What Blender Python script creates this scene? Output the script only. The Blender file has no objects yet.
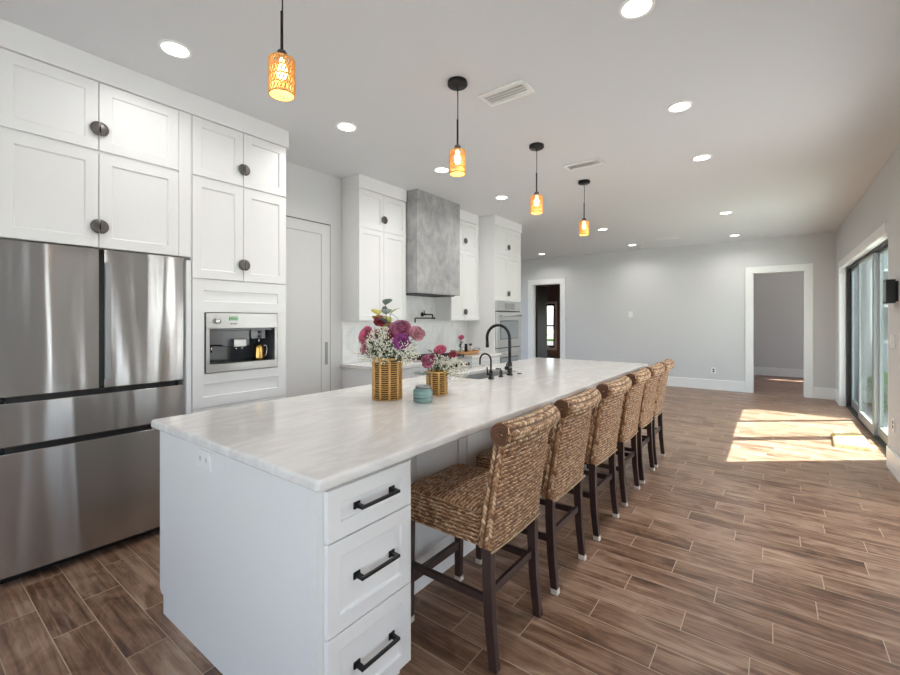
import bpy, bmesh, math, random
from mathutils import Vector, Matrix
random.seed(7)
S = bpy.context.scene
COL = S.collection
PI = math.pi

# ---------------------------------------------------------------- camera, sky, sun, exposure
F_PX, HORIZON, CAM_H, YAW = 429.0, 319.5, 1.40, math.atan(322 / 429.0)
cam = bpy.data.cameras.new('camera'); cam_o = bpy.data.objects.new('camera', cam); COL.objects.link(cam_o)
cam.sensor_width = 36; cam.lens = 36 * F_PX / 900; cam.shift_y = -(337.5 - HORIZON) / 900
cam.clip_start = 0.02
cam_o.location = (0, 0, CAM_H); cam_o.rotation_euler = (PI / 2, 0, YAW)
S.camera = cam_o
SKY_STRENGTH, SUN_STRENGTH, EXPOSURE, LAMP_W = 1.10, 30.0, 0.0, 3.5
w = bpy.data.worlds.new('sky'); S.world = w; w.use_nodes = True
wn = w.node_tree; bgn = wn.nodes['Background']
sky = wn.nodes.new('ShaderNodeTexSky'); sky.sky_type = 'NISHITA'; sky.sun_disc = False
sky.sun_elevation = math.radians(50.3); sky.sun_rotation = math.radians(50.3); sky.dust_density = 2.0; sky.air_density = 0.8; sky.ozone_density = 0.6
hs = wn.nodes.new('ShaderNodeHueSaturation'); hs.inputs['Saturation'].default_value = 0.62
wn.links.new(sky.outputs[0], hs.inputs['Color']); wn.links.new(hs.outputs[0], bgn.inputs[0])
bgn.inputs[1].default_value = SKY_STRENGTH
sun = bpy.data.lights.new('sun', 'SUN'); sun.energy = SUN_STRENGTH; sun.angle = 0.009; sun.color = (1, .975, .95)
sun_o = bpy.data.objects.new('sun', sun); COL.objects.link(sun_o)
_h = math.cos(math.radians(50.3)); sd = Vector((.78 * _h, .625 * _h, math.sin(math.radians(50.3))))
sun_o.location = (8, 12, 12); sun_o.rotation_euler = sd.to_track_quat('Z', 'Y').to_euler()
def portal(name, loc, rot, sx, sy):
    l = bpy.data.lights.new(name, 'AREA'); l.shape = 'RECTANGLE'; l.size = sx; l.size_y = sy
    l.cycles.is_portal = True
    o = bpy.data.objects.new(name, l); COL.objects.link(o); o.location = loc; o.rotation_euler = rot
portal('window_portal_back', (-.95, -2.72, 1.28), (PI / 2, 0, 0), 3.0, 2.3)         # light enters heading +Y
portal('window_portal_slider', (1.02, 7.67, 1.12), (PI / 2, 0, PI / 2), 3.3, 2.2)    # heading -X
portal('window_portal_near', (1.02, 1.4, 1.2), (PI / 2, 0, PI / 2), 7.0, 2.3)
portal('window_portal_living', (-6.7, 8.1, 1.35), (PI / 2, 0, -PI / 2), 3.4, 2.5)    # heading +X
S.view_settings.view_transform = 'Standard'; S.view_settings.look = 'None'
S.view_settings.gamma = 1; S.view_settings.use_curve_mapping = False; S.view_settings.exposure = EXPOSURE
S.cycles.use_denoising = True; S.cycles.max_bounces = 10; S.cycles.diffuse_bounces = 6; S.cycles.transparent_max_bounces = 12
S.cycles.sample_clamp_indirect = 6; S.cycles.caustics_reflective = False; S.cycles.caustics_refractive = False

# ---------------------------------------------------------------- materials
def srgb(r, g, b):
    f = lambda c: ((c / 255 + .055) / 1.055) ** 2.4 if c > 10 else c / 255 / 12.92
    return (f(r), f(g), f(b), 1)
class NT:
    def __init__(s, name):
        s.m = bpy.data.materials.new(name); s.m.use_nodes = True; s.t = s.m.node_tree
        s.b = s.t.nodes['Principled BSDF']; s.out = s.t.nodes['Material Output']
    def n(s, typ, **kw):
        nd = s.t.nodes.new(typ)
        for k, v in kw.items(): setattr(nd, k, v)
        return nd
    def put(s, sock, v):
        if hasattr(v, 'links'): s.t.links.new(v, sock)
        else: sock.default_value = v
    def math(s, op, a, b=0.0, c=0.0):
        nd = s.n('ShaderNodeMath', operation=op)
        for i, v in enumerate((a, b, c)): s.put(nd.inputs[i], v)
        return nd.outputs[0]
    def mix(s, f, a, b, blend='MIX'):
        nd = s.n('ShaderNodeMix', data_type='RGBA', blend_type=blend)
        s.put(nd.inputs[0], f); s.put(nd.inputs[6], a); s.put(nd.inputs[7], b)
        return nd.outputs[2]
    def ramp(s, f, stops):
        nd = s.n('ShaderNodeValToRGB'); e = nd.color_ramp.elements
        while len(e) < len(stops): e.new(.5)
        for i, (p, c) in enumerate(stops): e[i].position = p; e[i].color = c
        s.put(nd.inputs[0], f); return nd.outputs[0]
    def noise(s, vec, scale, detail=2.0, rough=.5, dist=0.0):
        nd = s.n('ShaderNodeTexNoise'); s.put(nd.inputs['Vector'], vec)
        nd.inputs['Scale'].default_value = scale; nd.inputs['Detail'].default_value = detail
        nd.inputs['Roughness'].default_value = rough; nd.inputs['Distortion'].default_value = dist
        return nd.outputs[0]
    def obj(s): return s.n('ShaderNodeTexCoord').outputs['Object']
    def uv(s): return s.n('ShaderNodeTexCoord').outputs['UV']
    def sep(s, v):
        nd = s.n('ShaderNodeSeparateXYZ'); s.put(nd.inputs[0], v); return nd.outputs
    def comb(s, x, y, z):
        nd = s.n('ShaderNodeCombineXYZ')
        for i, v in enumerate((x, y, z)): s.put(nd.inputs[i], v)
        return nd.outputs[0]
    def scale(s, v, x, y, z):
        nd = s.n('ShaderNodeMapping'); s.put(nd.inputs[0], v); nd.inputs['Scale'].default_value = (x, y, z); return nd.outputs[0]
    def white(s, x, y=0.0, z=0.0):
        nd = s.n('ShaderNodeTexWhiteNoise', noise_dimensions='3D'); s.put(nd.inputs[0], s.comb(x, y, z)); return nd.outputs[0]
    def bump(s, h, strength, dist):
        nd = s.n('ShaderNodeBump'); nd.inputs['Strength'].default_value = strength; nd.inputs['Distance'].default_value = dist
        s.put(nd.inputs['Height'], h); s.t.links.new(nd.outputs[0], s.b.inputs['Normal'])
    def set(s, **kw):
        for k, v in kw.items(): s.put(s.b.inputs[k.replace('_', ' ')], v)
        return s
def plain(name, c, rough=.5, metal=0.0, grain=.03, gs=40, bump=0.0):
    t = NT(name); o = t.obj()
    n = t.noise(o, gs, 2)
    dark = tuple(v * (1 - grain) for v in c[:3]) + (1,); lite = tuple(min(1, v * (1 + grain)) for v in c[:3]) + (1,)
    t.set(Base_Color=t.mix(n, dark, lite), Roughness=rough, Metallic=metal)
    if bump: t.bump(n, bump, .002)
    return t.m

M = {}
M['wall'] = plain('wall_paint', srgb(209, 209, 209), .75, grain=.015, gs=60, bump=.08)
M['ceiling'] = plain('ceiling_paint', srgb(219, 220, 222), .85, grain=.015, gs=60, bump=.1)
M['trim'] = plain('trim_white', srgb(236, 236, 234), .4, grain=.01)
M['white'] = plain('cabinet_white', srgb(229, 229, 228), .38, grain=.008)
M['pantry'] = plain('pantry_grey', srgb(208, 208, 207), .5, grain=.01)
M['black'] = plain('matte_black', srgb(24, 24, 26), .38, .3)
M['blackframe'] = plain('black_frame', srgb(30, 31, 33), .45)
M['bronze'] = plain('dark_bronze', srgb(98, 93, 90), .38, .6, grain=.4, gs=120)
M['alu'] = plain('grey_aluminium', srgb(150, 152, 152), .45, .3)
M['darkroom'] = plain('taupe_paint', srgb(132, 118, 116), .8)
M['darkdoor'] = plain('espresso_door', srgb(36, 30, 28), .65, grain=.2, gs=15)
M['chrome'] = plain('chrome', srgb(215, 215, 215), .15, 1.0)
M['gold'] = plain('brass', srgb(205, 165, 95), .2, 1.0)
M['cavity'] = plain('cavity_black', srgb(84, 86, 90), .25, .2)
M['screen'] = plain('display_green', srgb(120, 170, 130), .3)
M['outlet'] = plain('outlet_white', srgb(232, 232, 230), .35)
M['slot'] = plain('slot_dark', srgb(60, 60, 60), .6)
M['leg'] = plain('dark_wood_leg', srgb(58, 40, 36), .32, grain=.35, gs=25)
M['felt'] = plain('felt_cap', srgb(205, 196, 184), .9)
M['concrete_out'] = plain('patio_paving', srgb(186, 186, 182), .9, grain=.12, gs=6)
M['lawn'] = plain('lawn_green', srgb(92, 118, 60), .95, grain=.4, gs=30)
M['stucco'] = plain('grey_stucco', srgb(168, 168, 166), .9, grain=.06, gs=80, bump=.3)
M['soffit'] = plain('soffit_white', srgb(225, 225, 222), .8)
M['traywood'] = plain('tray_wood', srgb(176, 128, 78), .5, grain=.25, gs=30)
def petal(name, c):
    t = NT(name); g = t.n('ShaderNodeNewGeometry').outputs['Random Per Island']; n = t.noise(t.obj(), 45, 2)
    dark = tuple(v * .45 for v in c[:3]) + (1,); lite = tuple(min(1, v * 1.25 + .05) for v in c[:3]) + (1,)
    t.set(Base_Color=t.mix(t.math('ADD', t.math('MULTIPLY', g, .8), t.math('MULTIPLY', n, .2)), dark, lite), Roughness=.6); return t.m
for k_, c_ in (('red', (150, 20, 50)), ('pink', (208, 88, 126)), ('mauve', (178, 88, 126)), ('dusty', (190, 126, 136)), ('purple', (140, 22, 118))): M['petal_' + k_] = petal('petal_' + k_, srgb(*c_))
M['stem'] = plain('stem_green', srgb(74, 92, 50), .6, grain=.25)
M['leaf'] = plain('leaf_dark', srgb(66, 84, 50), .5, grain=.3)
M['leaf_yellow'] = plain('leaf_yellow', srgb(176, 168, 66), .5, grain=.3)
M['leaf_grey'] = plain('leaf_eucalyptus', srgb(122, 138, 132), .6, grain=.2)
M['breath'] = plain('breath_white', srgb(236, 232, 214), .7, grain=.08)
M['cane'] = plain('cane_tan', srgb(198, 150, 84), .45, grain=.35, gs=50)
M['cane_light'] = plain('cane_light', srgb(214, 172, 104), .45, grain=.2, gs=50)
M['liner'] = plain('liner_dark', srgb(46, 34, 24), .5)
M['bush'] = plain('bush_leaf', srgb(120, 160, 60), .7, grain=.3, gs=20)
M['rattan'] = plain('rattan_strand', srgb(222, 170, 100), .55, grain=.2, gs=80)
M['grate'] = plain('cast_iron', srgb(28, 28, 30), .6)
M['mat'] = plain('mat_cream', srgb(186, 164, 116), .95, grain=.2, gs=25, bump=.6)

def emit(name, c, strength):
    t = NT(name); t.set(Base_Color=c, Roughness=.5, Emission_Color=c, Emission_Strength=strength); return t.m
M['lamp'] = emit('downlight_lens', (1, .97, .93, 1), 7.0)
M['bulb'] = emit('warm_bulb', (1, .76, .40, 1), 11.0)

def steel():
    t = NT('brushed_steel'); o = t.obj()
    n1 = t.noise(t.scale(o, 1, 5.0, .55), 1.0, 1.0)
    n2 = t.noise(t.scale(o, 30, 30, 900), 1.0, 2)
    h = t.math('ADD', t.math('MULTIPLY', n1, 1.0), t.math('MULTIPLY', n2, .002))
    t.set(Base_Color=srgb(190, 189, 188), Metallic=1.0, Roughness=.22)
    t.b.inputs['Anisotropic'].default_value = .97
    t.b.inputs['Anisotropic Rotation'].default_value = .25
    tg = t.n('ShaderNodeTangent', direction_type='RADIAL', axis='Z'); t.t.links.new(tg.outputs[0], t.b.inputs['Tangent'])
    t.bump(h, .55, .04); return t.m
M['steel'] = steel()
M['steel3'] = plain('machine_steel', srgb(158, 157, 155), .34, .9)
M['steel2'] = plain('oven_steel', srgb(200, 200, 200), .3, .85)

def glass(name, tint, refl=.1):
    m = bpy.data.materials.new(name); m.use_nodes = True; t = m.node_tree
    for nd in list(t.nodes):
        if nd.type == 'BSDF_PRINCIPLED': t.nodes.remove(nd)
    tr = t.nodes.new('ShaderNodeBsdfTransparent'); tr.inputs[0].default_value = tint
    gl = t.nodes.new('ShaderNodeBsdfGlossy'); gl.inputs['Roughness'].default_value = .01
    lw = t.nodes.new('ShaderNodeLayerWeight'); lw.inputs[0].default_value = .5
    pw = t.nodes.new('ShaderNodeMath'); pw.operation = 'POWER'; pw.inputs[1].default_value = 5.0; t.links.new(lw.outputs['Facing'], pw.inputs[0])
    fr = t.nodes.new('ShaderNodeMath'); fr.operation = 'MULTIPLY_ADD'; fr.inputs[1].default_value = .8; fr.inputs[2].default_value = .04; t.links.new(pw.outputs[0], fr.inputs[0])
    mx = t.nodes.new('ShaderNodeMixShader')
    t.links.new(fr.outputs[0], mx.inputs[0]); t.links.new(tr.outputs[0], mx.inputs[1]); t.links.new(gl.outputs[0], mx.inputs[2])
    t.links.new(mx.outputs[0], t.nodes['Material Output'].inputs[0]); return m
M['glass'] = glass('window_glass', (.93, .95, .955, 1))
M['tealglass'] = glass('sliding_door_glass', (.88, .955, .945, 1))
M['clearglass'] = glass('clear_glass', (.93, .96, .95, 1))
def jar_glass():
    t = NT('teal_candle_glass'); o = t.obj(); z = t.sep(o)[2]
    n = t.noise(t.scale(o, 4, 4, 50), 1.0, 3)
    t.set(Base_Color=t.ramp(n, [(.3, srgb(62, 92, 92)), (.5, srgb(120, 152, 146)), (.7, srgb(76, 112, 110))]), Roughness=.12)
    t.b.inputs['Coat Weight'].default_value = .6; return t.m
M['jar'] = jar_glass()

def floor_mat():
    t = NT('wood_look_tile'); o = t.obj(); s = t.sep(o)
    r = t.math('DIVIDE', t.math('SUBTRACT', s[1], 1.545), .1555); k = t.math('FLOOR', r); fr = t.math('FRACT', r)
    jit = t.math('MULTIPLY', t.math('SUBTRACT', t.white(k, 3.1, .4), .5), .14)
    tx = t.math('DIVIDE', t.math('ADD', t.math('ADD', t.math('ADD', s[0], 1.197), t.math('MULTIPLY', k, .25)), jit), .617)
    ti = t.math('FLOOR', tx); fx = t.math('FRACT', tx)
    e1 = t.math('MULTIPLY', t.math('MINIMUM', fr, t.math('SUBTRACT', 1.0, fr)), .1555)
    e2 = t.math('MULTIPLY', t.math('MINIMUM', fx, t.math('SUBTRACT', 1.0, fx)), .617)
    g1 = t.math('LESS_THAN', e1, .0016); g2 = t.math('LESS_THAN', e2, .002)
    grout = t.math('MAXIMUM', g1, g2)
    rnd = t.white(k, ti, .5); rnd2 = t.white(k, ti, 7.5)
    gv = t.comb(t.math('ADD', t.math('MULTIPLY', s[0], 1.7), t.math('MULTIPLY', rnd, 60.0)), t.math('ADD', t.math('MULTIPLY', s[1], 34.0), t.math('MULTIPLY', rnd2, 40.0)), rnd)
    n1 = t.noise(gv, 1.0, 7, .66, .45)
    kv = t.comb(t.math('ADD', t.math('MULTIPLY', s[0], 3.5), t.math('MULTIPLY', rnd2, 60.0)), t.math('ADD', t.math('MULTIPLY', s[1], 8.0), t.math('MULTIPLY', rnd, 40.0)), rnd2)
    n2 = t.noise(kv, 1.0, 3, .6, 1.2)
    mixv = t.math('ADD', t.math('MULTIPLY', n1, .6), t.math('ADD', t.math('MULTIPLY', n2, .4), t.math('MULTIPLY', t.math('SUBTRACT', rnd, .5), .09)))
    c = t.ramp(mixv, [(.30, srgb(58, 40, 30)), (.43, srgb(112, 80, 60)), (.55, srgb(150, 119, 97)), (.70, srgb(182, 155, 132))])
    c = t.mix(grout, c, srgb(186, 164, 140))
    t.set(Base_Color=c, Roughness=t.math('ADD', .27, t.math('MULTIPLY', n1, .2)))
    t.bump(t.math('SUBTRACT', t.math('MULTIPLY', n1, .15), t.math('MULTIPLY', grout, .6)), .35, .003)
    return t.m
M['floor'] = floor_mat()

def marble(name, base, vein, scale=1.0):
    t = NT(name); o = t.obj()
    n = t.noise(t.scale(o, 2.6 * scale, .9 * scale, 2.0 * scale), 2.2, 8, .62, 1.6)
    v = t.math('ABSOLUTE', t.math('SUBTRACT', n, .5))
    n3 = t.noise(o, 1.6, 3)
    c = t.mix(t.math('MULTIPLY', t.math('SUBTRACT', 1.0, t.math('MINIMUM', t.math('MULTIPLY', v, 9.0), 1.0)), t.math('MULTIPLY', n3, .6)), base, vein)
    n2 = t.noise(t.scale(o, 1.4, 5.0, 2), 2.0, 5, .6)
    c = t.mix(t.math('MULTIPLY', n2, .22), c, srgb(208, 202, 197))
    t.set(Base_Color=c, Roughness=.14); return t.m
M['marble'] = marble('marble_worktop', srgb(233, 231, 228), srgb(184, 180, 177))
def splash():
    t = NT('backsplash_marble'); o = t.obj(); s = t.sep(o)
    n = t.noise(o, 2.5, 6, .6, 1.5)
    r = t.math('DIVIDE', s[2], .0765); k = t.math('FLOOR', r); fr = t.math('FRACT', r)
    fx = t.math('FRACT', t.math('ADD', t.math('DIVIDE', s[1], .305), t.math('MULTIPLY', k, .5)))
    g = t.math('MAXIMUM', t.math('LESS_THAN', fr, .03), t.math('LESS_THAN', fx, .008))
    c = t.ramp(n, [(.3, srgb(214, 214, 216)), (.5, srgb(234, 234, 234)), (.7, srgb(224, 222, 221))])
    c = t.mix(t.math('MULTIPLY', g, .5), c, srgb(196, 196, 196)); t.set(Base_Color=c, Roughness=.25); return t.m
M['splash'] = splash()
def concrete():
    t = NT('hood_plaster'); o = t.obj()
    n = t.noise(t.scale(o, 4, 4, 3), 1.0, 8, .65, 1.0); n2 = t.noise(t.scale(o, 14, 14, 10), 1.0, 4, .6)
    v = t.math('ADD', t.math('MULTIPLY', n, .65), t.math('MULTIPLY', n2, .35))
    t.set(Base_Color=t.ramp(v, [(.30, srgb(128, 128, 128)), (.5, srgb(156, 156, 156)), (.68, srgb(178, 178, 177))]), Roughness=.6)
    t.bump(v, .15, .004); return t.m
M['hood'] = concrete()
def weave(name, pitch, strand, c0, c1, c2):
    """plaited seagrass: rows of chevron braid, uv in metres"""
    t = NT(name); s = t.sep(t.uv())
    wob = t.noise(t.obj(), 9.0, 2)
    v = t.math('ADD', t.math('DIVIDE', s[1], pitch), t.math('MULTIPLY', wob, .12)); k = t.math('FLOOR', v); h = t.math('FRACT', v)
    a = t.math('ABSOLUTE', t.math('SUBTRACT', h, .5))
    u = t.math('ADD', t.math('ADD', t.math('DIVIDE', s[0], strand), t.math('MULTIPLY', a, 1.5)), t.math('ADD', t.math('MULTIPLY', t.white(k, .2, .3), 1.0), wob))
    si = t.math('FLOOR', u); sf = t.math('FRACT', u)
    hs_ = t.math('POWER', t.math('SINE', t.math('MULTIPLY', sf, PI)), .6)
    hr = t.math('POWER', t.math('SINE', t.math('MULTIPLY', h, PI)), 1.3)
    side = t.math('GREATER_THAN', h, .5)
    rnd = t.white(k, si, side)
    height = t.math('MULTIPLY', hs_, hr)
    c = t.ramp(rnd, [(0.0, c0), (.5, c1), (1.0, c2)])
    big = t.noise(t.obj(), 6.0, 3)
    c = t.mix(t.math('MULTIPLY', big, .2), c, c0)
    crev = t.math('SMOOTH_MIN', t.math('MULTIPLY', height, 1.9), 1.0, .2)  # crevice shade put into the colour, deeper where the weave is low
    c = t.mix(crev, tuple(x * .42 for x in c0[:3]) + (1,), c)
    t.set(Base_Color=c, Roughness=.55); t.bump(height, 1.0, .006); return t.m
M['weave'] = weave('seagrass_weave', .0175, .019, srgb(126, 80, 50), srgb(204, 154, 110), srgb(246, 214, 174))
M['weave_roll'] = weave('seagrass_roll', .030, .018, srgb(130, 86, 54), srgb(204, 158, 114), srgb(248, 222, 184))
M['rope'] = plain('rope_brown', srgb(104, 66, 42), .6, grain=.5, gs=90)
M['piping'] = plain('piping_straw', srgb(190, 160, 126), .6, grain=.3, gs=120)

# ---------------------------------------------------------------- mesh helpers (world coordinates; shifted to the owner's origin when linked)
class MB:
    def __init__(s): s.v = []; s.f = []; s.uv = {}; s.sm = []
    def add(s, vs, fs, uvs=None, smooth=False):
        b = len(s.v); s.v += [tuple(p) for p in vs]
        for i, f in enumerate(fs):
            if uvs: s.uv[len(s.f)] = uvs[i]
            s.f.append([b + q for q in f]); s.sm.append(smooth)
        return s
    def box(s, x0, x1, y0, y1, z0, z1):
        x0, x1 = sorted((x0, x1)); y0, y1 = sorted((y0, y1)); z0, z1 = sorted((z0, z1))
        p = [(x0, y0, z0), (x1, y0, z0), (x1, y1, z0), (x0, y1, z0), (x0, y0, z1), (x1, y0, z1), (x1, y1, z1), (x0, y1, z1)]
        return s.add(p, [(0, 3, 2, 1), (4, 5, 6, 7), (0, 1, 5, 4), (1, 2, 6, 5), (2, 3, 7, 6), (3, 0, 4, 7)])
    def grid(s, P, uvf=None, smooth=True, close_u=False, close_v=False):
        nu, nv = len(P), len(P[0]); vs = [p for r in P for p in r]; fs = []; uvs = []
        for i in range(nu if close_u else nu - 1):
            for j in range(nv if close_v else nv - 1):
                a, b = i, (i + 1) % nu; c, d = j, (j + 1) % nv
                fs.append((a * nv + c, b * nv + c, b * nv + d, a * nv + d))
                if uvf: uvs.append([uvf(i, j), uvf(i + 1, j), uvf(i + 1, j + 1), uvf(i, j + 1)])
        return s.add(vs, fs, uvs or None, smooth)
    def tube(s, path, r, n=8, closed=False, caps=True, uv=False):
        path = [Vector(p) for p in path]; m = len(path); rs = r if isinstance(r, (list, tuple)) else [r] * m
        rings = []; up = None
        for i in range(m):
            a = path[(i - 1) % m] if (closed or i > 0) else path[i]; b = path[(i + 1) % m] if (closed or i < m - 1) else path[i]
            t = (b - a).normalized()
            if up is None:
                up = Vector((0, 0, 1)) if abs(t.z) < .9 else Vector((1, 0, 0))
            x = t.cross(up).normalized(); y = x.cross(t).normalized(); up = y
            rings.append([path[i] + (x * math.cos(q) + y * math.sin(q)) * rs[i] for q in (2 * PI * k / n for k in range(n))])
        L = [0]
        for i in range(1, m + 1): L.append(L[-1] + (path[i % m] - path[i - 1]).length)
        b0 = len(s.v)
        s.grid(rings, (lambda i, j: (L[i], j * 2 * PI * max(rs) / n)) if uv else None, True, closed, True)
        if caps and not closed:
            for ring, rev in ((0, False), (m - 1, True)):
                f = [b0 + ring * n + k for k in range(n)]
                if uv: s.uv[len(s.f)] = [(rings[ring][k].x, rings[ring][k].z) for k in (range(n) if not rev else reversed(range(n)))]
                s.f.append(f if not rev else f[::-1]); s.sm.append(False)
        return s
    def cyl(s, p0, p1, r0, r1=None, n=24): return s.tube([p0, p1], [r0, r0 if r1 is None else r1], n)
    def lathe(s, prof, c, n=32, axis='z', a0=0.0, a1=2 * PI):
        full = abs(a1 - a0 - 2 * PI) < 1e-6; m = n if full else n + 1; P = []
        for (r, h) in prof:
            row = []
            for k in range(m):
                q = a0 + (a1 - a0) * k / n
                d = {'z': (r * math.cos(q), r * math.sin(q), h), 'x': (h, r * math.cos(q), r * math.sin(q))}[axis]
                row.append((c[0] + d[0], c[1] + d[1], c[2] + d[2]))
            P.append(row)
        return s.grid(P, None, True, False, full)
    def build(s, name, mat, parent=None, bevel=0.0, seg=2, subsurf=0, flip=False):
        root = parent
        while root is not None and root.parent is not None: root = root.parent
        off = Vector(root.location) if root is not None else Vector((0, 0, 0))
        me = bpy.data.meshes.new(name); me.from_pydata([Vector(p) - off for p in s.v], [], s.f); me.validate(clean_customdata=False)
        if s.uv:
            ul = me.uv_layers.new(name='uv')
            for p in me.polygons:
                q = s.uv.get(p.index)
                if q:
                    for li, c in zip(p.loop_indices, q): ul.data[li].uv = c
        for p, q in zip(me.polygons, s.sm): p.use_smooth = q
        bm = bmesh.new(); bm.from_mesh(me); bmesh.ops.recalc_face_normals(bm, faces=bm.faces)
        bm.to_mesh(me); bm.free()
        me.materials.append(mat if not isinstance(mat, str) else M[mat])
        o = bpy.data.objects.new(name, me); COL.objects.link(o); o.parent = parent
        if bevel:
            md = o.modifiers.new('bevel', 'BEVEL'); md.width = bevel; md.segments = seg; md.limit_method = 'ANGLE'; md.angle_limit = math.radians(40)
        if subsurf:
            md = o.modifiers.new('sub', 'SUBSURF'); md.levels = md.render_levels = subsurf
        return o
def thing(name, label, cat, loc, group=None):
    o = bpy.data.objects.new(name, None); COL.objects.link(o); o.location = loc; o.empty_display_size = .1
    return tag(o, label, cat, group)
def tag(o, label, cat, group=None, kind=None):
    o['label'] = label; o['category'] = cat
    if group: o['group'] = group
    if kind: o['kind'] = kind
    return o
def struct(o): o['kind'] = 'structure'; return o
def clone(o, parent=None):
    c = o.copy(); COL.objects.link(c); c.parent = parent
    for ch in list(o.children): clone(ch, c)
    return c
def shaker(y0, y1, z0, z1, xf, st=.06, th=.02, rec=.009):
    """cabinet front facing +X with a recessed centre panel"""
    m = MB(); i = st; xb = xf - th; xr = xf - rec; sl = .004
    R = lambda a, x: [(x, y0 + a, z0 + a), (x, y1 - a, z0 + a), (x, y1 - a, z1 - a), (x, y0 + a, z1 - a)]
    vs = R(0, xb) + R(0, xf) + R(i, xf) + R(i + sl, xr)
    fs = [(3, 2, 1, 0)]
    for k in range(4):
        q = (k + 1) % 4
        fs += [(k, q, 4 + q, 4 + k), (4 + k, 4 + q, 8 + q, 8 + k), (8 + k, 8 + q, 12 + q, 12 + k)]
    fs.append((12, 13, 14, 15))
    return m.add(vs, fs)
def half_knob(y, z, xf, side):
    """half-moon cup plate; two doors' plates together make an oval"""
    a0 = PI / 2 if side < 0 else -PI / 2
    yy = y + side * .003
    m = MB(); prof = [(.014, 0), (.015, .012), (.040, .012), (.0415, .015), (.039, .019), (.02, .023), (.0005, .024)]
    m.lathe(prof, (xf, yy, z), 16, 'x', a0, a0 + PI)
    n = 17; b = 0
    outline = [(xf + h, yy, z + r) for r, h in prof] + [(xf + h, yy, z - r) for r, h in reversed(prof)]
    m.add(outline, [tuple(range(len(outline)))])
    return m
def door(parent, name, y0, y1, z0, z1, xf, knob=None, st=.06, mat='white'):
    d = shaker(y0, y1, z0, z1, xf, st).build(name, mat, parent, .0015, 1)
    if knob: half_knob(knob[0], knob[1], xf, knob[2]).build('knob', 'bronze', d)
    return d

# ================================================================ ROOM SHELL
XL, XR, YF, YB, ZC = -3.75, .89, 10.0, -2.6, 2.93
struct(MB().box(-6.75, XR + .16, YB - .15, 13.6, -.12, 0).box(XR + .16, 4.2, 10.0, 13.6, -.12, 0).build('floor', 'floor'))
struct(MB().box(-6.75, XR + .16, YB - .15, 13.6, ZC, ZC + .12).box(XR + .16, 4.2, 10.0, 13.6, ZC, ZC + .07).build('ceiling', 'ceiling'))
struct(MB().box(XL - .15, XL, YB - .15, 6.26, 0, ZC).build('wall_left', 'wall'))
struct(MB().box(-6.6, XL - .15, 6.11, 6.26, 0, ZC).build('wall_return', 'wall'))
struct(MB().box(-6.75, -6.6, 6.11, 6.4, 0, ZC).box(-6.75, -6.6, 9.8, 13.15, 0, ZC).box(-6.75, -6.6, 6.4, 9.8, 0, .1).box(-6.75, -6.6, 6.4, 9.8, 2.6, ZC).build('wall_west', 'wall'))
DL = (-4.88, -4.12, 2.29); DR = (-.30, .475, 2.29)     # the two openings in the far wall
m = MB()
for x0, x1, z0 in ((-6.6, DL[0], 0), (DL[0], DL[1], DL[2]), (DL[1], DR[0], 0), (DR[0], DR[1], DR[2]), (DR[1], XR, 0)):
    m.box(x0, x1, YF, YF + .14, z0, ZC)
struct(m.build('wall_far', 'wall'))
SA = (5.8, 9.35, 2.24)                                   # sliding door opening in the right wall
m = MB()
NW = ((-1.5, .1), (1.19, 1.43), (2.33, 2.50), (2.62, 2.85), (3.35, 4.85))  # first and last are unseen openings, added for fill light from the right
for a, b in ((YB, NW[0][0]), *[(NW[k][1], NW[k + 1][0]) for k in range(len(NW) - 1)], (NW[-1][1], SA[0])): m.box(XR, XR + .16, a, b, 0, ZC)
for a, b in NW: m.box(XR, XR + .16, a, b, 0, .12).box(XR, XR + .16, a, b, 2.3, ZC)
for y0, y1, z0, z1 in ((SA[0], SA[1], SA[2], ZC), (SA[1], 10.0, 0, ZC)):
    m.box(XR, XR + .16, y0, y1, z0, z1)
struct(m.build('wall_right', 'wall'))
m = MB()
for x0, x1, z0, z1 in ((XL, -2.5, 0, ZC), (-2.5, .6, 0, .1), (-2.5, .6, 2.45, ZC), (.6, XR + .16, 0, ZC)):
    m.box(x0, x1, YB - .15, YB, z0, z1)
struct(m.build('wall_back', 'wall'))
# rooms beyond the far wall
struct(MB().box(-6.6, -2.0, 13.0, 13.15, 0, .5).box(-6.6, -5.94, 13.0, 13.15, .5, 1.9).box(-5.56, -4.8, 13.0, 13.15, .5, 1.9).box(-2.6, -2.0, 13.0, 13.15, .5, 1.9).box(-6.6, -2.0, 13.0, 13.15, 1.9, ZC)
       .box(-2.15, -2.0, 10.14, 13.0, 0, ZC).box(-6.6, -6.58, 10.14, 13, 0, ZC).box(-6.58, DL[0] - .13, 10.14, 10.155, 0, ZC).box(DL[1] + .13, -2.15, 10.14, 10.155, 0, ZC).build('wall_den', 'darkroom'))
struct(MB().box(-6.58, -2.15, 10.155, 13.0, ZC - .03, ZC - .001).build('ceiling_den', 'darkroom'))
m = MB(); W1 = (.98, 1.79, 1.36, 1.98)
m.box(-1.4, W1[0], 13.35, 13.5, 0, ZC).box(W1[0], W1[1], 13.35, 13.5, 0, W1[2]).box(W1[0], W1[1], 13.35, 13.5, W1[3], ZC).box(W1[1], 4.2, 13.35, 13.5, 0, ZC)
m.box(-1.4, -1.25, 10.14, 13.35, 0, ZC)
m.box(4.05, 4.2, 10.14, 11.4, 0, ZC).box(4.05, 4.2, 12.9, 13.35, 0, ZC).box(4.05, 4.2, 11.4, 12.9, 0, .5).box(4.05, 4.2, 11.4, 12.9, 2.35, ZC)
struct(m.build('wall_bedroom', 'wall'))
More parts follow.
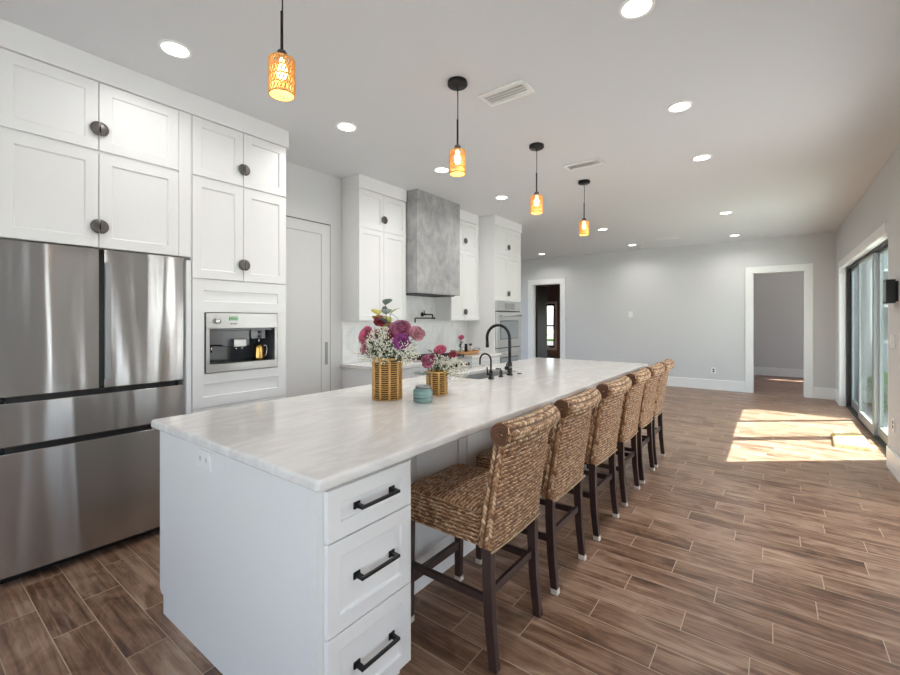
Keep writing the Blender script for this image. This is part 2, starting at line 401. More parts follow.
# wing of the house beyond the patio, with its window and roof
m = MB(); WW = (1.32, 2.5, 1.0, 2.25)
m.box(XR, WW[0], 10.0, 10.14, 0, ZC + .07).box(WW[1], 4.2, 10.0, 10.14, 0, ZC + .07).box(WW[0], WW[1], 10.0, 10.14, 0, WW[2]).box(WW[0], WW[1], 10.0, 10.14, WW[3], ZC + .07)
struct(m.build('wall_wing', 'stucco'))
struct(MB().box(XR + .16, 4.7, 9.83, 13.9, 3.0, 3.12).build('roof_wing', 'soffit', None, .01))
struct(MB().box(XR + .17, 3.9, YB - .5, 6.35, 2.75, 2.9).build('sunblock_roof', 'soffit', None, .01))  # unseen roof added to keep the sun out of the near windows
struct(MB().box(XR + .16, 40, -30, 9.999, -.2, -.06).box(4.2, 40, 9.999, 40, -.2, -.06).box(-40, XR + .16, -30, YB - .15, -.2, -.06).build('ground_patio', 'concrete_out'))
struct(MB().box(-40, 40, 30, 60, -.2, -.055).box(-40, 40, -70, -30, -.2, -.055).build('ground_lawn', 'lawn'))

# baseboards
BH = .2
def base(name, *b): struct(MB().box(*b).build(name, 'trim', None, .004))
base('baseboard_far', DL[1] + .121, DR[0] - .111, YF - .018, YF, 0, BH)
base('baseboard_corner', DR[1] + .111, XR - .019, YF - .018, YF, 0, BH)
base('baseboard_right', XR - .018, XR, SA[1] + .106, YF - .019, 0, BH)
base('baseboard_side', XR - .018, XR, 4.9, SA[0] - .02, 0, BH)
base('baseboard_bedroom', -1.24, 4.04, 13.33, 13.35, 0, BH)
# casings
def casing_y(name, D, y, wd):   # around an opening in a wall facing -Y
    m = MB()
    m.box(D[0] - wd, D[0], y - .022, y, 0, D[2]).box(D[1], D[1] + wd, y - .022, y, 0, D[2]).box(D[0] - wd, D[1] + wd, y - .022, y, D[2], D[2] + wd)
    m.box(D[0], D[0] + .015, y - .02, y + .15, 0, D[2] - .015).box(D[1] - .015, D[1], y - .02, y + .15, 0, D[2] - .015).box(D[0], D[1], y - .02, y + .15, D[2] - .015, D[2])
    struct(m.build(name, 'trim', None, .003))
casing_y('trim_1', DL, YF, .115); casing_y('trim_2', DR, YF, .11)
m = MB().box(XR - .022, XR, SA[1], SA[1] + .1, 0, SA[2]).box(XR - .022, XR, SA[0], SA[1] + .1, SA[2], SA[2] + .095)
m.box(XR - .02, XR + .06, SA[1] - .012, SA[1], 0, SA[2] - .012).box(XR - .02, XR + .06, SA[0], SA[1], SA[2] - .012, SA[2]).box(XR - .0, XR + .06, SA[0], SA[0] + .012, 0, SA[2] - .012)
m.box(XR + .061, XR + .159, SA[0] + .001, 5.983, 0, SA[2] - .013)
struct(m.build('trim_3', 'trim', None, .003))

# sliding door (three panels) in the right wall
def slider(name, y0, y1, z1, xc, n, handle=True):
    fr = MB().box(xc - .05, xc + .05, y1 - .035, y1, 0, z1).box(xc - .05, xc + .05, y0, y0 + .035, 0, z1).box(xc - .05, xc + .05, y0 + .035, y1 - .035, z1 - .025, z1).box(xc - .05, xc + .05, y0 + .035, y1 - .035, 0.0, .022)
    root = struct(fr.build(name, 'blackframe', None, .002))
    a, b = y0 + .036, y1 - .036; wd = (b - a) / n
    for k in range(n):
        p0, p1 = a + k * wd - (.03 if k else 0), a + (k + 1) * wd + (.03 if k < n - 1 else 0)
        xk = xc - .022 if k % 2 else xc + .022; st = .095
        q = MB().box(xk - .018, xk + .018, p0, p0 + st, .024, z1 - .027).box(xk - .018, xk + .018, p1 - st, p1, .024, z1 - .027)
        q.box(xk - .018, xk + .018, p0 + st, p1 - st, .024, .024 + .11).box(xk - .018, xk + .018, p0 + st, p1 - st, z1 - .027 - .035, z1 - .027)
        pn = q.build('panel_frame', 'alu', root, .002)
        MB().box(xk - .004, xk + .004, p0 + st, p1 - st, .134, z1 - .062).build('glass_pane', 'tealglass', pn)
        if handle and k == n - 1:
            MB().box(xk - .045, xk - .0185, p0 + .015, p0 + .06, .98, 1.2).build('door_handle', 'black', pn, .004)
            MB().box(xk - .03, xk - .0185, p0 + .025, p0 + .05, .86, .92).build('door_lock', 'black', pn, .003)
    return root
slider('door_1', 5.985, SA[1] - .013, SA[2] - .013, XR + .115, 3)
for k, (a, b) in enumerate(NW):  # first and last windows are added fill, out of view
    xw = XR + .1
    o = struct(MB().box(xw - .03, xw + .03, a + .001, a + .03, .121, 2.299).box(xw - .03, xw + .03, b - .03, b - .001, .121, 2.299).box(xw - .03, xw + .03, a + .03, b - .03, .121, .15).box(xw - .03, xw + .03, a + .03, b - .03, 2.27, 2.299).build('window_%d' % (11 + k), 'trim', None, .002))
    MB().box(xw - .003, xw + .003, a + .03, b - .03, .15, 2.27).build('window_pane', 'glass', o)
# unseen window added behind the camera for soft fill light
m = MB().box(-2.499, -2.43, YB - .1, YB - .02, .101, 2.449).box(.53, .599, YB - .1, YB - .02, .101, 2.449).box(-2.43, .53, YB - .1, YB - .02, .101, .17).box(-2.43, .53, YB - .1, YB - .02, 2.38, 2.449)
for x in (-1.45, -.46): m.box(x - .03, x + .03, YB - .1, YB - .02, .17, 2.38)
wb = struct(m.build('window_1', 'blackframe', None, .002))
for x0, x1 in ((-2.43, -1.48), (-1.42, -.49), (-.43, .53)): MB().box(x0, x1, YB - .065, YB - .055, .17, 2.38).build('window_pane', 'glass', wb)
m = MB().box(-6.71, -6.64, 6.401, 6.47, .101, 2.599).box(-6.71, -6.64, 9.73, 9.799, .101, 2.599).box(-6.71, -6.64, 6.47, 9.73, .101, .17).box(-6.71, -6.64, 6.47, 9.73, 2.53, 2.599).box(-6.71, -6.64, 8.07, 8.13, .17, 2.53)
o = struct(m.build('window_8', 'trim', None, .002)); MB().box(-6.678, -6.672, 6.47, 9.73, .17, 2.53).build('window_pane', 'glass', o)  # unseen window added to brighten the far end of the room
# window of the wing, window of the den, small window of the bedroom
def win_y(name, x0, x1, z0, z1, y0, y1, fm, fw=.05, mull=True):
    m = MB().box(x0, x0 + fw, y0, y1, z0, z1).box(x1 - fw, x1, y0, y1, z0, z1).box(x0 + fw, x1 - fw, y0, y1, z0, z0 + fw).box(x0 + fw, x1 - fw, y0, y1, z1 - fw, z1)
    yc = (y0 + y1) / 2
    if mull: m.box(x0 + fw, x1 - fw, y0 + .005, y1 - .005, (z0 + z1) / 2 - .02, (z0 + z1) / 2 + .02)
    o = struct(m.build(name, fm, None, .002)); MB().box(x0 + fw, x1 - fw, yc - .003, yc + .003, z0 + fw, z1 - fw).build('window_pane', 'glass', o); return o
win_y('window_2', WW[0] + .002, WW[1] - .002, WW[2] + .002, WW[3] - .002, 10.03, 10.1, 'trim')
win_y('window_10', -4.799, -2.601, .501, 1.899, 13.02, 13.08, 'blackframe', .06)  # second den window, out of view, added to brighten the den
win_y('window_3', -5.939, -5.561, .501, 1.899, 13.02, 13.08, 'blackframe', .06)
struct(MB().box(-6.02, -5.941, 12.975, 12.999, .42, 1.98).box(-5.559, -5.48, 12.975, 12.999, .42, 1.98).box(-5.941, -5.559, 12.975, 12.999, .42, .5).box(-5.941, -5.559, 12.975, 12.999, 1.9, 1.98).build('trim_4', 'trim', None, .003))
m = MB().box(W1[0] + .001, W1[0] + .03, 13.4, 13.44, W1[2] + .001, W1[3] - .001).box(W1[1] - .03, W1[1] - .001, 13.4, 13.44, W1[2] + .001, W1[3] - .001).box(1.36, 1.40, 13.4, 13.44, W1[2] + .001, W1[3] - .001)
struct(m.build('window_4', 'trim'))
m = MB().box(4.09, 4.16, 11.401, 11.46, .501, 2.349).box(4.09, 4.16, 12.84, 12.899, .501, 2.349).box(4.09, 4.16, 11.46, 12.84, .501, .56).box(4.09, 4.16, 11.46, 12.84, 2.29, 2.349)
struct(m.build('window_9', 'trim', None, .002))  # out-of-view window added to bring more light into the bedroom
# dark interior door standing open in the den
dl = struct(MB().box(-4.86, -4.82, 10.16, 10.76, .01, 2.27).build('door_3', 'darkdoor', None, .003))
m = MB().cyl((-4.82, 10.70, 1.0), (-4.765, 10.70, 1.0), .011).tube([(-4.77, 10.70, 1.0), (-4.765, 10.67, 1.0), (-4.765, 10.58, 1.0)], .009)
m.build('door_handle', 'chrome', dl)
# pantry pocket door in the kitchen's back wall
pd = struct(shaker(2.0, 2.86, .005, 2.39, XL + .022, .105, .02).build('door_4', 'pantry', None, .002))
MB().box(XL + .0225, XL + .026, 2.795, 2.83, .93, 1.165).build('door_pull', 'alu', pd, .001)
struct(MB().box(XL, XL + .012, 2.86, 2.872, 0, 2.402).box(XL, XL + .012, 2.0, 2.86, 2.39, 2.402).build('trim_5', 'slot'))
# backsplash
struct(MB().box(XL, XL + .012, 3.03, 5.399, .921, 1.384).box(XL, XL + .012, 3.756, 4.649, 1.385, 1.75).build('wall_backsplash', 'splash'))

# ================================================================ LEFT CABINET RUN
XC = -3.145
struct(MB().box(XL, XC + .012, .33, 2.0, 2.79, ZC).build('trim_6', 'white', None, .003))      # crown board to the ceiling
t = thing('fridge_cabinet', 'white four-door wall cabinet running above the steel refrigerator', 'cabinet', (XL, .34, 0))
MB().box(XL + .0005, XC - .021, .34, 1.27, 1.822, 2.789).box(XC - .0205, XC - .003, 1.197, 1.27, 1.822, 2.789).build('carcass', 'white', t, .002)
for z0, z1 in ((1.822, 2.374), (2.39, 2.786)):
    door(t, 'door', .36, .7715, z0, z1, XC, (.7735, z0 + .12, -1)); door(t, 'door', .7755, 1.194, z0, z1, XC, (.7735, z0 + .12, 1))
t = thing('cabinet_end_panel', 'narrow white upright panel between the refrigerator and coffee cabinet', 'panel', (XL, 1.255, 0))
MB().box(XL + .0005, XC - .004, 1.243, 1.2745, 0, 1.7995).build('board', 'white', t, .002)
MB().box(XL + .0005, XC - .003, 1.2705, 1.2745, 1.80, 2.789).build('filler_strip', 'white', t)
CY0, CY1 = 1.2755, 1.985
t = thing('coffee_cabinet', 'white tall cabinet housing the built-in coffee machine', 'cabinet', (XL, CY0, 0))
m = MB().box(XL + .0005, XC - .021, CY0, CY1, .1, 1.020).box(XL + .0005, XC - .021, CY0, CY1, 1.45, 2.789).box(XL + .0005, XL + .2, CY0, CY1, 1.020, 1.45)
m.box(XL + .2, XC - .021, CY0, 1.355, 1.020, 1.45).box(XL + .2, XC - .021, 1.905, CY1, 1.020, 1.45).box(XL + .0005, XC - .08, CY0, CY1, 0, .1)
m.build('carcass', 'white', t, .002)
for z0, z1 in ((1.684, 2.374), (2.39, 2.786)):
    door(t, 'door', CY0 + .004, 1.6285, z0, z1, XC, (1.6305, z0 + .12, -1)); door(t, 'door', 1.6325, CY1 - .004, z0, z1, XC, (1.6305, z0 + .12, 1))
# surround: one face panel with an opening for the machine and two recessed fields
m = MB()
def field(y0, y1, z0, z1, xf, st):
    q = shaker(y0, y1, z0, z1, xf, st); m.add(q.v, q.f)
field(CY0 + .004, CY1 - .004, 1.452, 1.675, XC, .073); field(CY0 + .004, CY1 - .004, .79, 1.021, XC, .07)
m.box(XC - .02, XC, CY0 + .004, 1.355, 1.0215, 1.4515).box(XC - .02, XC, 1.905, CY1 - .004, 1.0215, 1.4515)
m.build('surround_panel', 'white', t)
door(t, 'drawer', CY0 + .004, CY1 - .004, .12, .78, XC)
# coffee machine
cy0, cy1, cz0, cz1, cx = 1.362, 1.898, 1.026, 1.447, XC + .012
t = thing('coffee_machine', 'built-in stainless coffee machine with black bay in the white tall cabinet', 'coffee machine', (XC, 1.63, cz0))
MB().box(XC - .018, cx, cy0, cy1, 1.335, cz1).build('control_panel', 'steel3', t, .003)
m = MB().box(XC - .018, cx, cy0, cy0 + .025, 1.085, 1.334).box(XC - .018, cx, cy1 - .025, cy1, 1.085, 1.334).box(XC - .018, cx, cy0, cy1, cz0, 1.0845).build('front_frame', 'steel3', t, .003)
m = MB().box(XC - .3, XC - .28, cy0 + .005, cy1 - .005, 1.055, 1.334).box(XC - .28, XC - .019, cy0 + .005, cy0 + .02, 1.055, 1.334).box(XC - .28, XC - .019, cy1 - .02, cy1 - .005, 1.055, 1.334)
m.box(XC - .28, XC - .019, cy0 + .02, cy1 - .02, 1.32, 1.334).box(XC - .28, XC - .019, cy0 + .02, cy1 - .02, 1.055, 1.085)
m.build('bay', 'cavity', t)
MB().box(XC - .279, XC - .06, cy0 + .0205, cy0 + .15, 1.215, 1.319).build('water_unit', 'cavity', t, .004)
MB().box(XC - .279, XC - .075, cy0 + .151, cy1 - .18, 1.2, 1.319).build('brew_unit', 'cavity', t, .004)
s_ = MB().box(XC - .0745, XC - .03, 1.575, 1.67, 1.195, 1.255).build('coffee_spout', 'steel3', t, .006)
MB().cyl((XC - .05, 1.6, 1.1945), (XC - .05, 1.6, 1.178), .008).build('nozzle', 'chrome', s_); MB().cyl((XC - .05, 1.645, 1.1945), (XC - .05, 1.645, 1.178), .008).build('nozzle', 'chrome', s_)
MB().cyl((XC - .09, 1.44, 1.2145), (XC - .09, 1.44, 1.16), .006).build('water_tap', 'chrome', t)
MB().box(XC - .2, XC - .02, cy0 + .0205, cy0 + .2, 1.0855, 1.096).build('drip_grille', 'black', t, .001)
k_ = MB().lathe([(.019, 0), (.019, .022), (.016, .026), (.0005, .026)], (cx, 1.435, 1.388), 24, 'x').build('dial', 'chrome', t)
MB().box(cx, cx + .003, 1.52, 1.585, 1.392, 1.422).build('display', 'screen', t)
for yy in (1.535, 1.552, 1.569): MB().box(cx, cx + .003, yy - .005, yy + .005, 1.365, 1.373).build('button', 'slot', t)
for z in (1.30, 1.268): MB().cyl((XC - .06, 1.79, z), (XC - .045, 1.79, z), .012, n=16).build('jug_valve', 'black', t)
MB().box(XC - .279, XC - .0605, cy1 - .178, cy1 - .06, 1.25, 1.319).build('milk_unit', 'cavity', t, .004)
MB().cyl((XC - .07, 1.79, 1.25), (XC - .07, 1.79, 1.222), .005, n=10).build('milk_pipe', 'chrome', t)
# brass milk jug
t = thing('milk_jug', 'small brass milk jug standing in the coffee machine bay', 'jug', (XC - .075, 1.79, 1.0855))
MB().lathe([(.0005, 1.086), (.037, 1.086), (.039, 1.105), (.034, 1.175), (.034, 1.205), (.032, 1.205), (.031, 1.095), (.0005, 1.095)], (XC - .075, 1.79, 0), 32).build('body', 'gold', t)
MB().tube([(XC - .075, 1.8225, 1.195), (XC - .07, 1.85, 1.197), (XC - .07, 1.858, 1.165), (XC - .07, 1.848, 1.12), (XC - .075, 1.828, 1.115)], .0045).build('handle', 'chrome', t)

# ---------------------------------------------------------------- refrigerator
FX = -3.165; fy0, fy1, fm = .365, 1.238, .8015
t = thing('refrigerator', 'stainless french-door refrigerator with two freezer drawers under white cabinets', 'refrigerator', (-3.45, fm, 0))
MB().box(XL + .03, FX - .075, fy0 + .008, fy1 - .008, .04, 1.795).build('body', 'grate', t, .003)
def curved_front(y0, y1, z0, z1, xb, xf, bow=.006):
    m = MB(); n = 10; P = []
    for i in range(n + 1):
        y = y0 + (y1 - y0) * i / n; u = 2 * i / n - 1
        P.append([(xb, y, z0), (xf + bow * (1 - u * u) - bow, y, z0), (xf + bow * (1 - u * u) - bow, y, z1), (xb, y, z1)])
    m.grid(P, None, False, False, True); m.add(P[0], [(0, 1, 2, 3)]); m.add(P[-1], [(3, 2, 1, 0)])
    return m
zd = .995
l_ = curved_front(fy0, fm - .022, zd, 1.817, FX - .07, FX).build('door', 'steel', t, .003)
r_ = curved_front(fm + .004, fy1, zd, 1.817, FX - .07, FX).build('door', 'steel', t, .003)
MB().box(FX - .066, FX - .03, fm - .021, fm + .003, zd + .005, 1.812).build('door_seal', 'black', t)
MB().box(FX - .028, FX + .012, fm + .0045, fm + .034, zd + .05, 1.74).build('handle', 'alu', r_, .004)
MB().box(FX - .028, FX - .004, fm - .021, fm + .0035, zd + .05, 1.74).build('handle_recess', 'black', l_)
for z0, z1 in ((.735, .962), (.06, .70)):
    d = curved_front(fy0, fy1, z0, z1, FX - .07, FX).build('freezer_drawer', 'steel', t, .003)
    MB().box(FX - .066, FX - .012, fy0 + .03, fy1 - .05, z1 + .001, z1 + .03).build('handle_recess', 'black', d)
MB().box(FX - .20, FX - .09, fy0 + .02, fy1 - .02, .004, .039).build('toe_grille', 'black', t)

# ================================================================ RANGE WALL
XU = -3.47; UB = 1.385
def wall_cab(label, y0, y1, x_front, zb, mid, kz=True, base_z=None):
    t = thing('wall_cabinet', label, 'cabinet', (XL, y0, 0), 'white cabinets along the range wall')
    MB().box(XL + .0005, x_front - .021, y0, y1, zb, 2.789).build('carcass', 'white', t, .002)
    for z0, z1 in ((zb + .004, 2.374), (2.39, 2.786)):
        door(t, 'door', y0 + .003, mid - .002, z0, z1, x_front, (mid, z0 + .12, -1), .055); door(t, 'door', mid + .002, y1 - .003, z0, z1, x_front, (mid, z0 + .12, 1), .055)
    MB().box(XL + .0005, x_front + .012, y0 - .006, y1, 2.79, 2.9295).build('crown', 'white', t, .003)
    MB().box(XL + .0005, x_front + .004, y0 - .004, y1, 2.3755, 2.3885).build('rail', 'white', t, .001)
    return t
wall_cab('white wall cabinet between the pantry door and grey range hood', 3.03, 3.755, XU, UB, 3.392)
wall_cab('white wall cabinet between the grey range hood and wall ovens', 4.65, 5.305, XU, UB, 4.976)
OX = -3.24
t = thing('oven_cabinet', 'white tall cabinet at the end holding the double wall ovens', 'cabinet', (XL, 5.40, 0), None)
m = MB().box(XL + .0005, OX - .021, 5.40, 6.22, 1.672, 2.789).box(XL + .0005, OX - .001, 5.40, 5.425, .0, 1.6715).box(XL + .0005, OX - .001, 6.195, 6.22, 0, 1.6715).box(XL + .0005, OX - .021, 5.4255, 6.1945, .1, .30)
m.build('carcass', 'white', t, .002)
for z0, z1 in ((1.68, 2.374), (2.39, 2.786)):
    door(t, 'door', 5.403, 5.805, z0, z1, OX, (5.807, z0 + .115, -1), .055); door(t, 'door', 5.809, 6.217, z0, z1, OX, (5.807, z0 + .115, 1), .055)
MB().box(XL + .0005, OX + .012, 5.394, 6.232, 2.79, 2.9295).build('crown', 'white', t, .003)
MB().box(XL + .0005, OX + .004, 5.396, 6.224, 2.3755, 2.3885).build('rail', 'white', t, .001)
MB().box(OX - .02, OX, 5.43, 6.19, .11, .30).build('drawer', 'white', t, .002)
MB().box(XL + .0005, XU - .03, 5.3055, 5.3995, UB, 2.9295).build('filler_panel', 'white', t)
# double oven
t = thing('double_wall_oven', 'stainless double wall oven in the tall white end cabinet', 'oven', (OX - .2, 5.81, .3))
oy0, oy1 = 5.43, 6.19
MB().box(XL + .06, OX - .005, oy0, oy1, .31, 1.665).build('body', 'grate', t)
MB().box(OX - .004, OX + .016, oy0, oy1, 1.53, 1.668).build('control_panel', 'steel2', t, .003)
MB().box(OX + .0165, OX + .019, 5.68, 5.98, 1.555, 1.645).build('display', 'alu', t)
M['ovenglass'] = plain('oven_glass', srgb(150, 156, 160), .12, .3)
for z0, z1 in ((.98, 1.515), (.33, .965)):
    d = MB().box(OX - .004, OX + .02, oy0, oy1, z0, z1).build('oven_door', 'steel2', t, .004)
    MB().box(OX + .0203, OX + .022, oy0 + .1, oy1 - .1, z0 + .12, z1 - .13).build('door_frame_line', 'slot', d)
    MB().box(OX + .0222, OX + .0235, oy0 + .112, oy1 - .112, z0 + .132, z1 - .142).build('oven_window', 'ovenglass', d)
    hd = MB().cyl((OX + .06, oy0 + .05, z1 - .055), (OX + .06, oy1 - .05, z1 - .055), .011, n=12)
    for yy in (oy0 + .08, oy1 - .08): hd.cyl((OX + .0205, yy, z1 - .055), (OX + .06, yy, z1 - .055), .007, n=10)
    hd.build('handle', 'steel2', d)
    MB().box(OX - .004, OX + .010, oy0 + .02, oy1 - .02, z1 + .001, z1 + .013).build('vent_gap', 'black', d)
# hood
t = thing('range_hood', 'grey plaster range hood box rising to the ceiling', 'range hood', (XL, 3.775, 1.69))
MB().box(XL + .0005, -3.316, 3.775, 4.638, 1.715, 2.9295).build('shell', 'hood', t, .004)
MB().box(XL + .06, -3.36, 3.83, 4.58, 1.703, 1.7145).build('filter_insert', 'slot', t, .003)
# base cabinets, range and worktops along the wall
XB = -3.15
def base_cab(label, y0, y1, nd):
    t = thing('base_cabinet', label, 'cabinet', (XL, y0, 0), 'white cabinets along the range wall')
    MB().box(XL + .0005, XB - .021, y0, y1, .1, .879).build('carcass', 'white', t, .002)
    MB().box(XL + .0005, XB - .08, y0 + .002, y1 - .002, 0, .0995).build('toe_kick', 'white', t)
    zs = [(.115, .40), (.405, .66), (.665, .868)]
    for z0, z1 in zs:
        d = shaker(y0 + .003, y1 - .003, z0, z1, XB, .05).build('drawer', 'white', t, .0015, 1)
        ym = (y0 + y1) / 2; zc = (z0 + z1) / 2
        h = MB().cyl((XB + .03, ym - .1, zc), (XB + .03, ym + .1, zc), .006, n=10)
        for yy in (ym - .09, ym + .09): h.cyl((XB - .008, yy, zc), (XB + .03, yy, zc), .005, n=8)
        h.build('handle', 'bronze', d)
base_cab('white base cabinet below the left marble backsplash, beside the pantry door', 3.03, 3.775, 3)
base_cab('white drawer base cabinet with the wooden tray on top', 4.645, 5.399, 3)
tag(MB().box(XL + .0005, XB + .025, 3.01, 3.778, .88, .92).build('stone_worktop', 'marble', None, .004), 'short marble worktop behind the tall flower basket', 'worktop', 'wall worktops')
tag(MB().box(XL + .0005, XB + .025, 4.642, 5.399, .88, .92).build('stone_worktop', 'marble', None, .004), 'short marble worktop under the wooden tray', 'worktop', 'wall worktops')
t = thing('range_cooker', 'stainless gas range with black grates below the grey hood', 'range', (-3.45, 4.21, 0))
MB().box(XL + .014, XB - .01, 3.785, 4.635, .1, .905).build('body', 'steel2', t, .004)
MB().box(XB - .0095, XB + .02, 3.79, 4.63, .2, .74).build('oven_door', 'steel2', t, .004)
MB().box(XB - .0095, XB + .03, 3.785, 4.635, .77, .90).build('control_panel', 'steel2', t, .006)
for k in range(6): MB().cyl((XB + .031, 3.9 + k * .124, .835), (XB + .06, 3.9 + k * .124, .835), .02, n=16).build('dial', 'black', t)
m = MB().cyl((XB + .065, 3.84, .70), (XB + .065, 4.58, .70), .011, n=12)
for yy in (3.88, 4.54): m.cyl((XB + .0205, yy, .70), (XB + .065, yy, .70), .008, n=10)
m.build('handle', 'steel2', t)
for k in range(3):
    y0 = 3.80 + k * .279; g = MB()
    for x in (-3.66, -3.52, -3.38, -3.24): g.box(x - .008, x + .008, y0, y0 + .26, .926, .945)
    for y in (y0 + .008, y0 + .13, y0 + .252): g.box(-3.668, -3.232, y - .008, y + .008, .9255, .944)
    for x in (-3.66, -3.24):
        for y in (y0 + .01, y0 + .25): g.box(x - .006, x + .006, y - .006, y + .006, .9055, .93)
    g.build('grate', 'grate', t)
MB().box(XL + .2, XL + .205, 3.8, 3.81, .91, .915).build('igniter', 'black', t)
for x in (3.82, 4.6): MB().box(XL + .05, XB - .05, x - .02, x + .02, 0, .0995).build('foot', 'black', t)
# pot filler
t = thing('pot_filler', 'black folding pot filler tap on the marble backsplash', 'tap', (XL + .012, 4.36, 1.45))
MB().lathe([(.0005, 0.0), (.03, 0.0), (.03, .01), (.012, .014), (.012, .07), (.0005, .07)], (XL + .012, 4.36, 1.468), 20, 'x').build('wall_flange', 'black', t)
MB().tube([(XL + .07, 4.36, 1.468), (XL + .07, 4.50, 1.468), (XL + .07, 4.51, 1.46), (XL + .07, 4.51, 1.42)], .009, 10).build('upper_arm', 'black', t)
MB().tube([(XL + .10, 4.515, 1.418), (XL + .10, 4.13, 1.418), (XL + .10, 4.12, 1.41), (XL + .10, 4.12, 1.36)], .009, 10).build('lower_arm', 'black', t)
MB().cyl((XL + .06, 4.51, 1.418), (XL + .11, 4.51, 1.418), .012, n=12).build('joint', 'black', t)
MB().tube([(XL + .055, 4.36, 1.475), (XL + .058, 4.345, 1.52)], .006, 8).build('lever', 'black', t)

# tray with flower bottle and two shakers
t = thing('serving_tray', 'oval wooden serving tray with handles on the range wall worktop', 'tray', (-3.42, 4.925, .9205))
P = []
def oval(a, b, z, n=40): return [(-3.42 + a * math.cos(2 * PI * k / n), 4.925 + b * math.sin(2 * PI * k / n), z) for k in range(n)]
m = MB(); m.grid([oval(.0005, .0005, .921), oval(.12, .25, .921), oval(.13, .265, .93), oval(.135, .27, .962), oval(.128, .262, .962), oval(.122, .252, .935), oval(.0005, .0005, .933)], None, True, False, True); m.build('dish', 'traywood', t)
for sgn in (-1, 1): MB().tube([(-3.47, 4.925 + sgn * .25, .962), (-3.46, 4.925 + sgn * .30, .985), (-3.38, 4.925 + sgn * .30, .985), (-3.37, 4.925 + sgn * .25, .962)], .007, 8).build('handle', 'alu', t)
# ================================================================ ISLAND
IX0, IX1, IY0, IY1, IZ = -2.387, -1.073, .78, 5.03, .92
SX0, SX1, SY0, SY1 = -2.24, -1.885, 2.9, 3.62         # sink cut-out
m = MB(); xs = [IX0, SX0, SX1, IX1]; ys = [IY0, SY0, SY1, IY1]
for z in (.882, .92):
    for x in xs:
        for y in ys: m.v.append((x, y, z))
idx = lambda i, j, k: k * 16 + i * 4 + j
for i in range(3):
    for j in range(3):
        if (i, j) == (1, 1): continue
        m.f += [[idx(i, j, 1), idx(i + 1, j, 1), idx(i + 1, j + 1, 1), idx(i, j + 1, 1)], [idx(i, j, 0), idx(i, j + 1, 0), idx(i + 1, j + 1, 0), idx(i + 1, j, 0)]]
for k in range(3):
    for a, b in (((k, 0), (k + 1, 0)), ((k, 3), (k + 1, 3)), ((0, k), (0, k + 1)), ((3, k), (3, k + 1))):
        m.f.append([idx(*a, 0), idx(*b, 0), idx(*b, 1), idx(*a, 1)])
for a, b in (((1, 1), (2, 1)), ((2, 1), (2, 2)), ((2, 2), (1, 2)), ((1, 2), (1, 1))): m.f.append([idx(*a, 0), idx(*b, 0), idx(*b, 1), idx(*a, 1)])
m.sm = [False] * len(m.f)
top = m.build('island_worktop', 'marble', None)
bm = bmesh.new(); bm.from_mesh(top.data)
corner = [e for e in bm.edges if abs(e.verts[0].co.z - e.verts[1].co.z) > .02 and min(abs(e.verts[0].co.x - IX0), abs(e.verts[0].co.x - IX1)) < .001 and min(abs(e.verts[0].co.y - IY0), abs(e.verts[0].co.y - IY1)) < .001]
bmesh.ops.bevel(bm, geom=corner, offset=.022, segments=5, affect='EDGES', profile=.5); bm.to_mesh(top.data); bm.free()
md = top.modifiers.new('bevel', 'BEVEL'); md.width = .011; md.segments = 4; md.limit_method = 'ANGLE'; md.angle_limit = math.radians(50)
for p in top.data.polygons: p.use_smooth = False
tag(top, 'long white marble island worktop with faint grey veins and rounded edges', 'worktop')

t = thing('kitchen_island', 'white kitchen island base with end drawers under the long marble top', 'kitchen island', (-1.7, .815, 0))
BXL, BXR, DX = -2.362, -1.465, -1.105
m = MB()                                                 # end panel, notched for the toe kick on the sink side
pz = [(-2.362, .882), (-2.362, .105), (-2.345, .09), (-2.318, .085), (-2.318, 0), (DX - .075, 0), (DX - .075, .1), (DX - .021, .1), (DX - .021, .882)]
n = len(pz); m.add([(x, .815, z) for x, z in pz] + [(x, .835, z) for x, z in pz], [tuple(range(n)), tuple(range(2 * n - 1, n - 1, -1))] + [(k, (k + 1) % n, n + (k + 1) % n, n + k) for k in range(n)])
m.build('end_panel', 'white', t)
MB().box(BXL, BXR - .021, .8355, SY0 - .08, .1, .8815).box(BXL, BXR - .021, SY1 + .08, 4.93, .1, .8815).box(BXL, BXR - .021, SY0 - .0795, SY1 + .0795, .1, .62).build('carcass', 'white', t)
MB().box(BXL, SX0 - .04, SY0 - .079, SY1 + .079, .6205, .8815).box(SX1 + .04, BXR - .021, SY0 - .079, SY1 + .079, .6205, .8815).build('sink_front', 'white', t)
MB().box(BXL + .06, BXR - .021, .836, 4.92, 0, .0995).build('toe_kick', 'white', t)
MB().box(BXL, BXR, 4.9305, 4.95, 0, .8815).build('end_panel', 'white', t, .002)
MB().box(BXR - .0205, DX - .021, .8355, 1.245, .1, .8815).build('drawer_carcass', 'white', t, .001)
MB().box(BXR - .0205, DX - .075, .836, 1.24, 0, .0995).build('toe_kick', 'white', t)
MB().box(BXR, BXR + .013, 1.247, 4.949, 0, .095).build('baseboard', 'trim', t, .003)
yy = 1.249
for y1 in (1.662, 2.122, 2.592, 3.062, 3.53, 3.99, 4.46, 4.947):
    shaker(yy + .002, y1 - .002, .097, .878, BXR, .08, .02, .008).build('back_panel', 'white', t, .001, 1); yy = y1
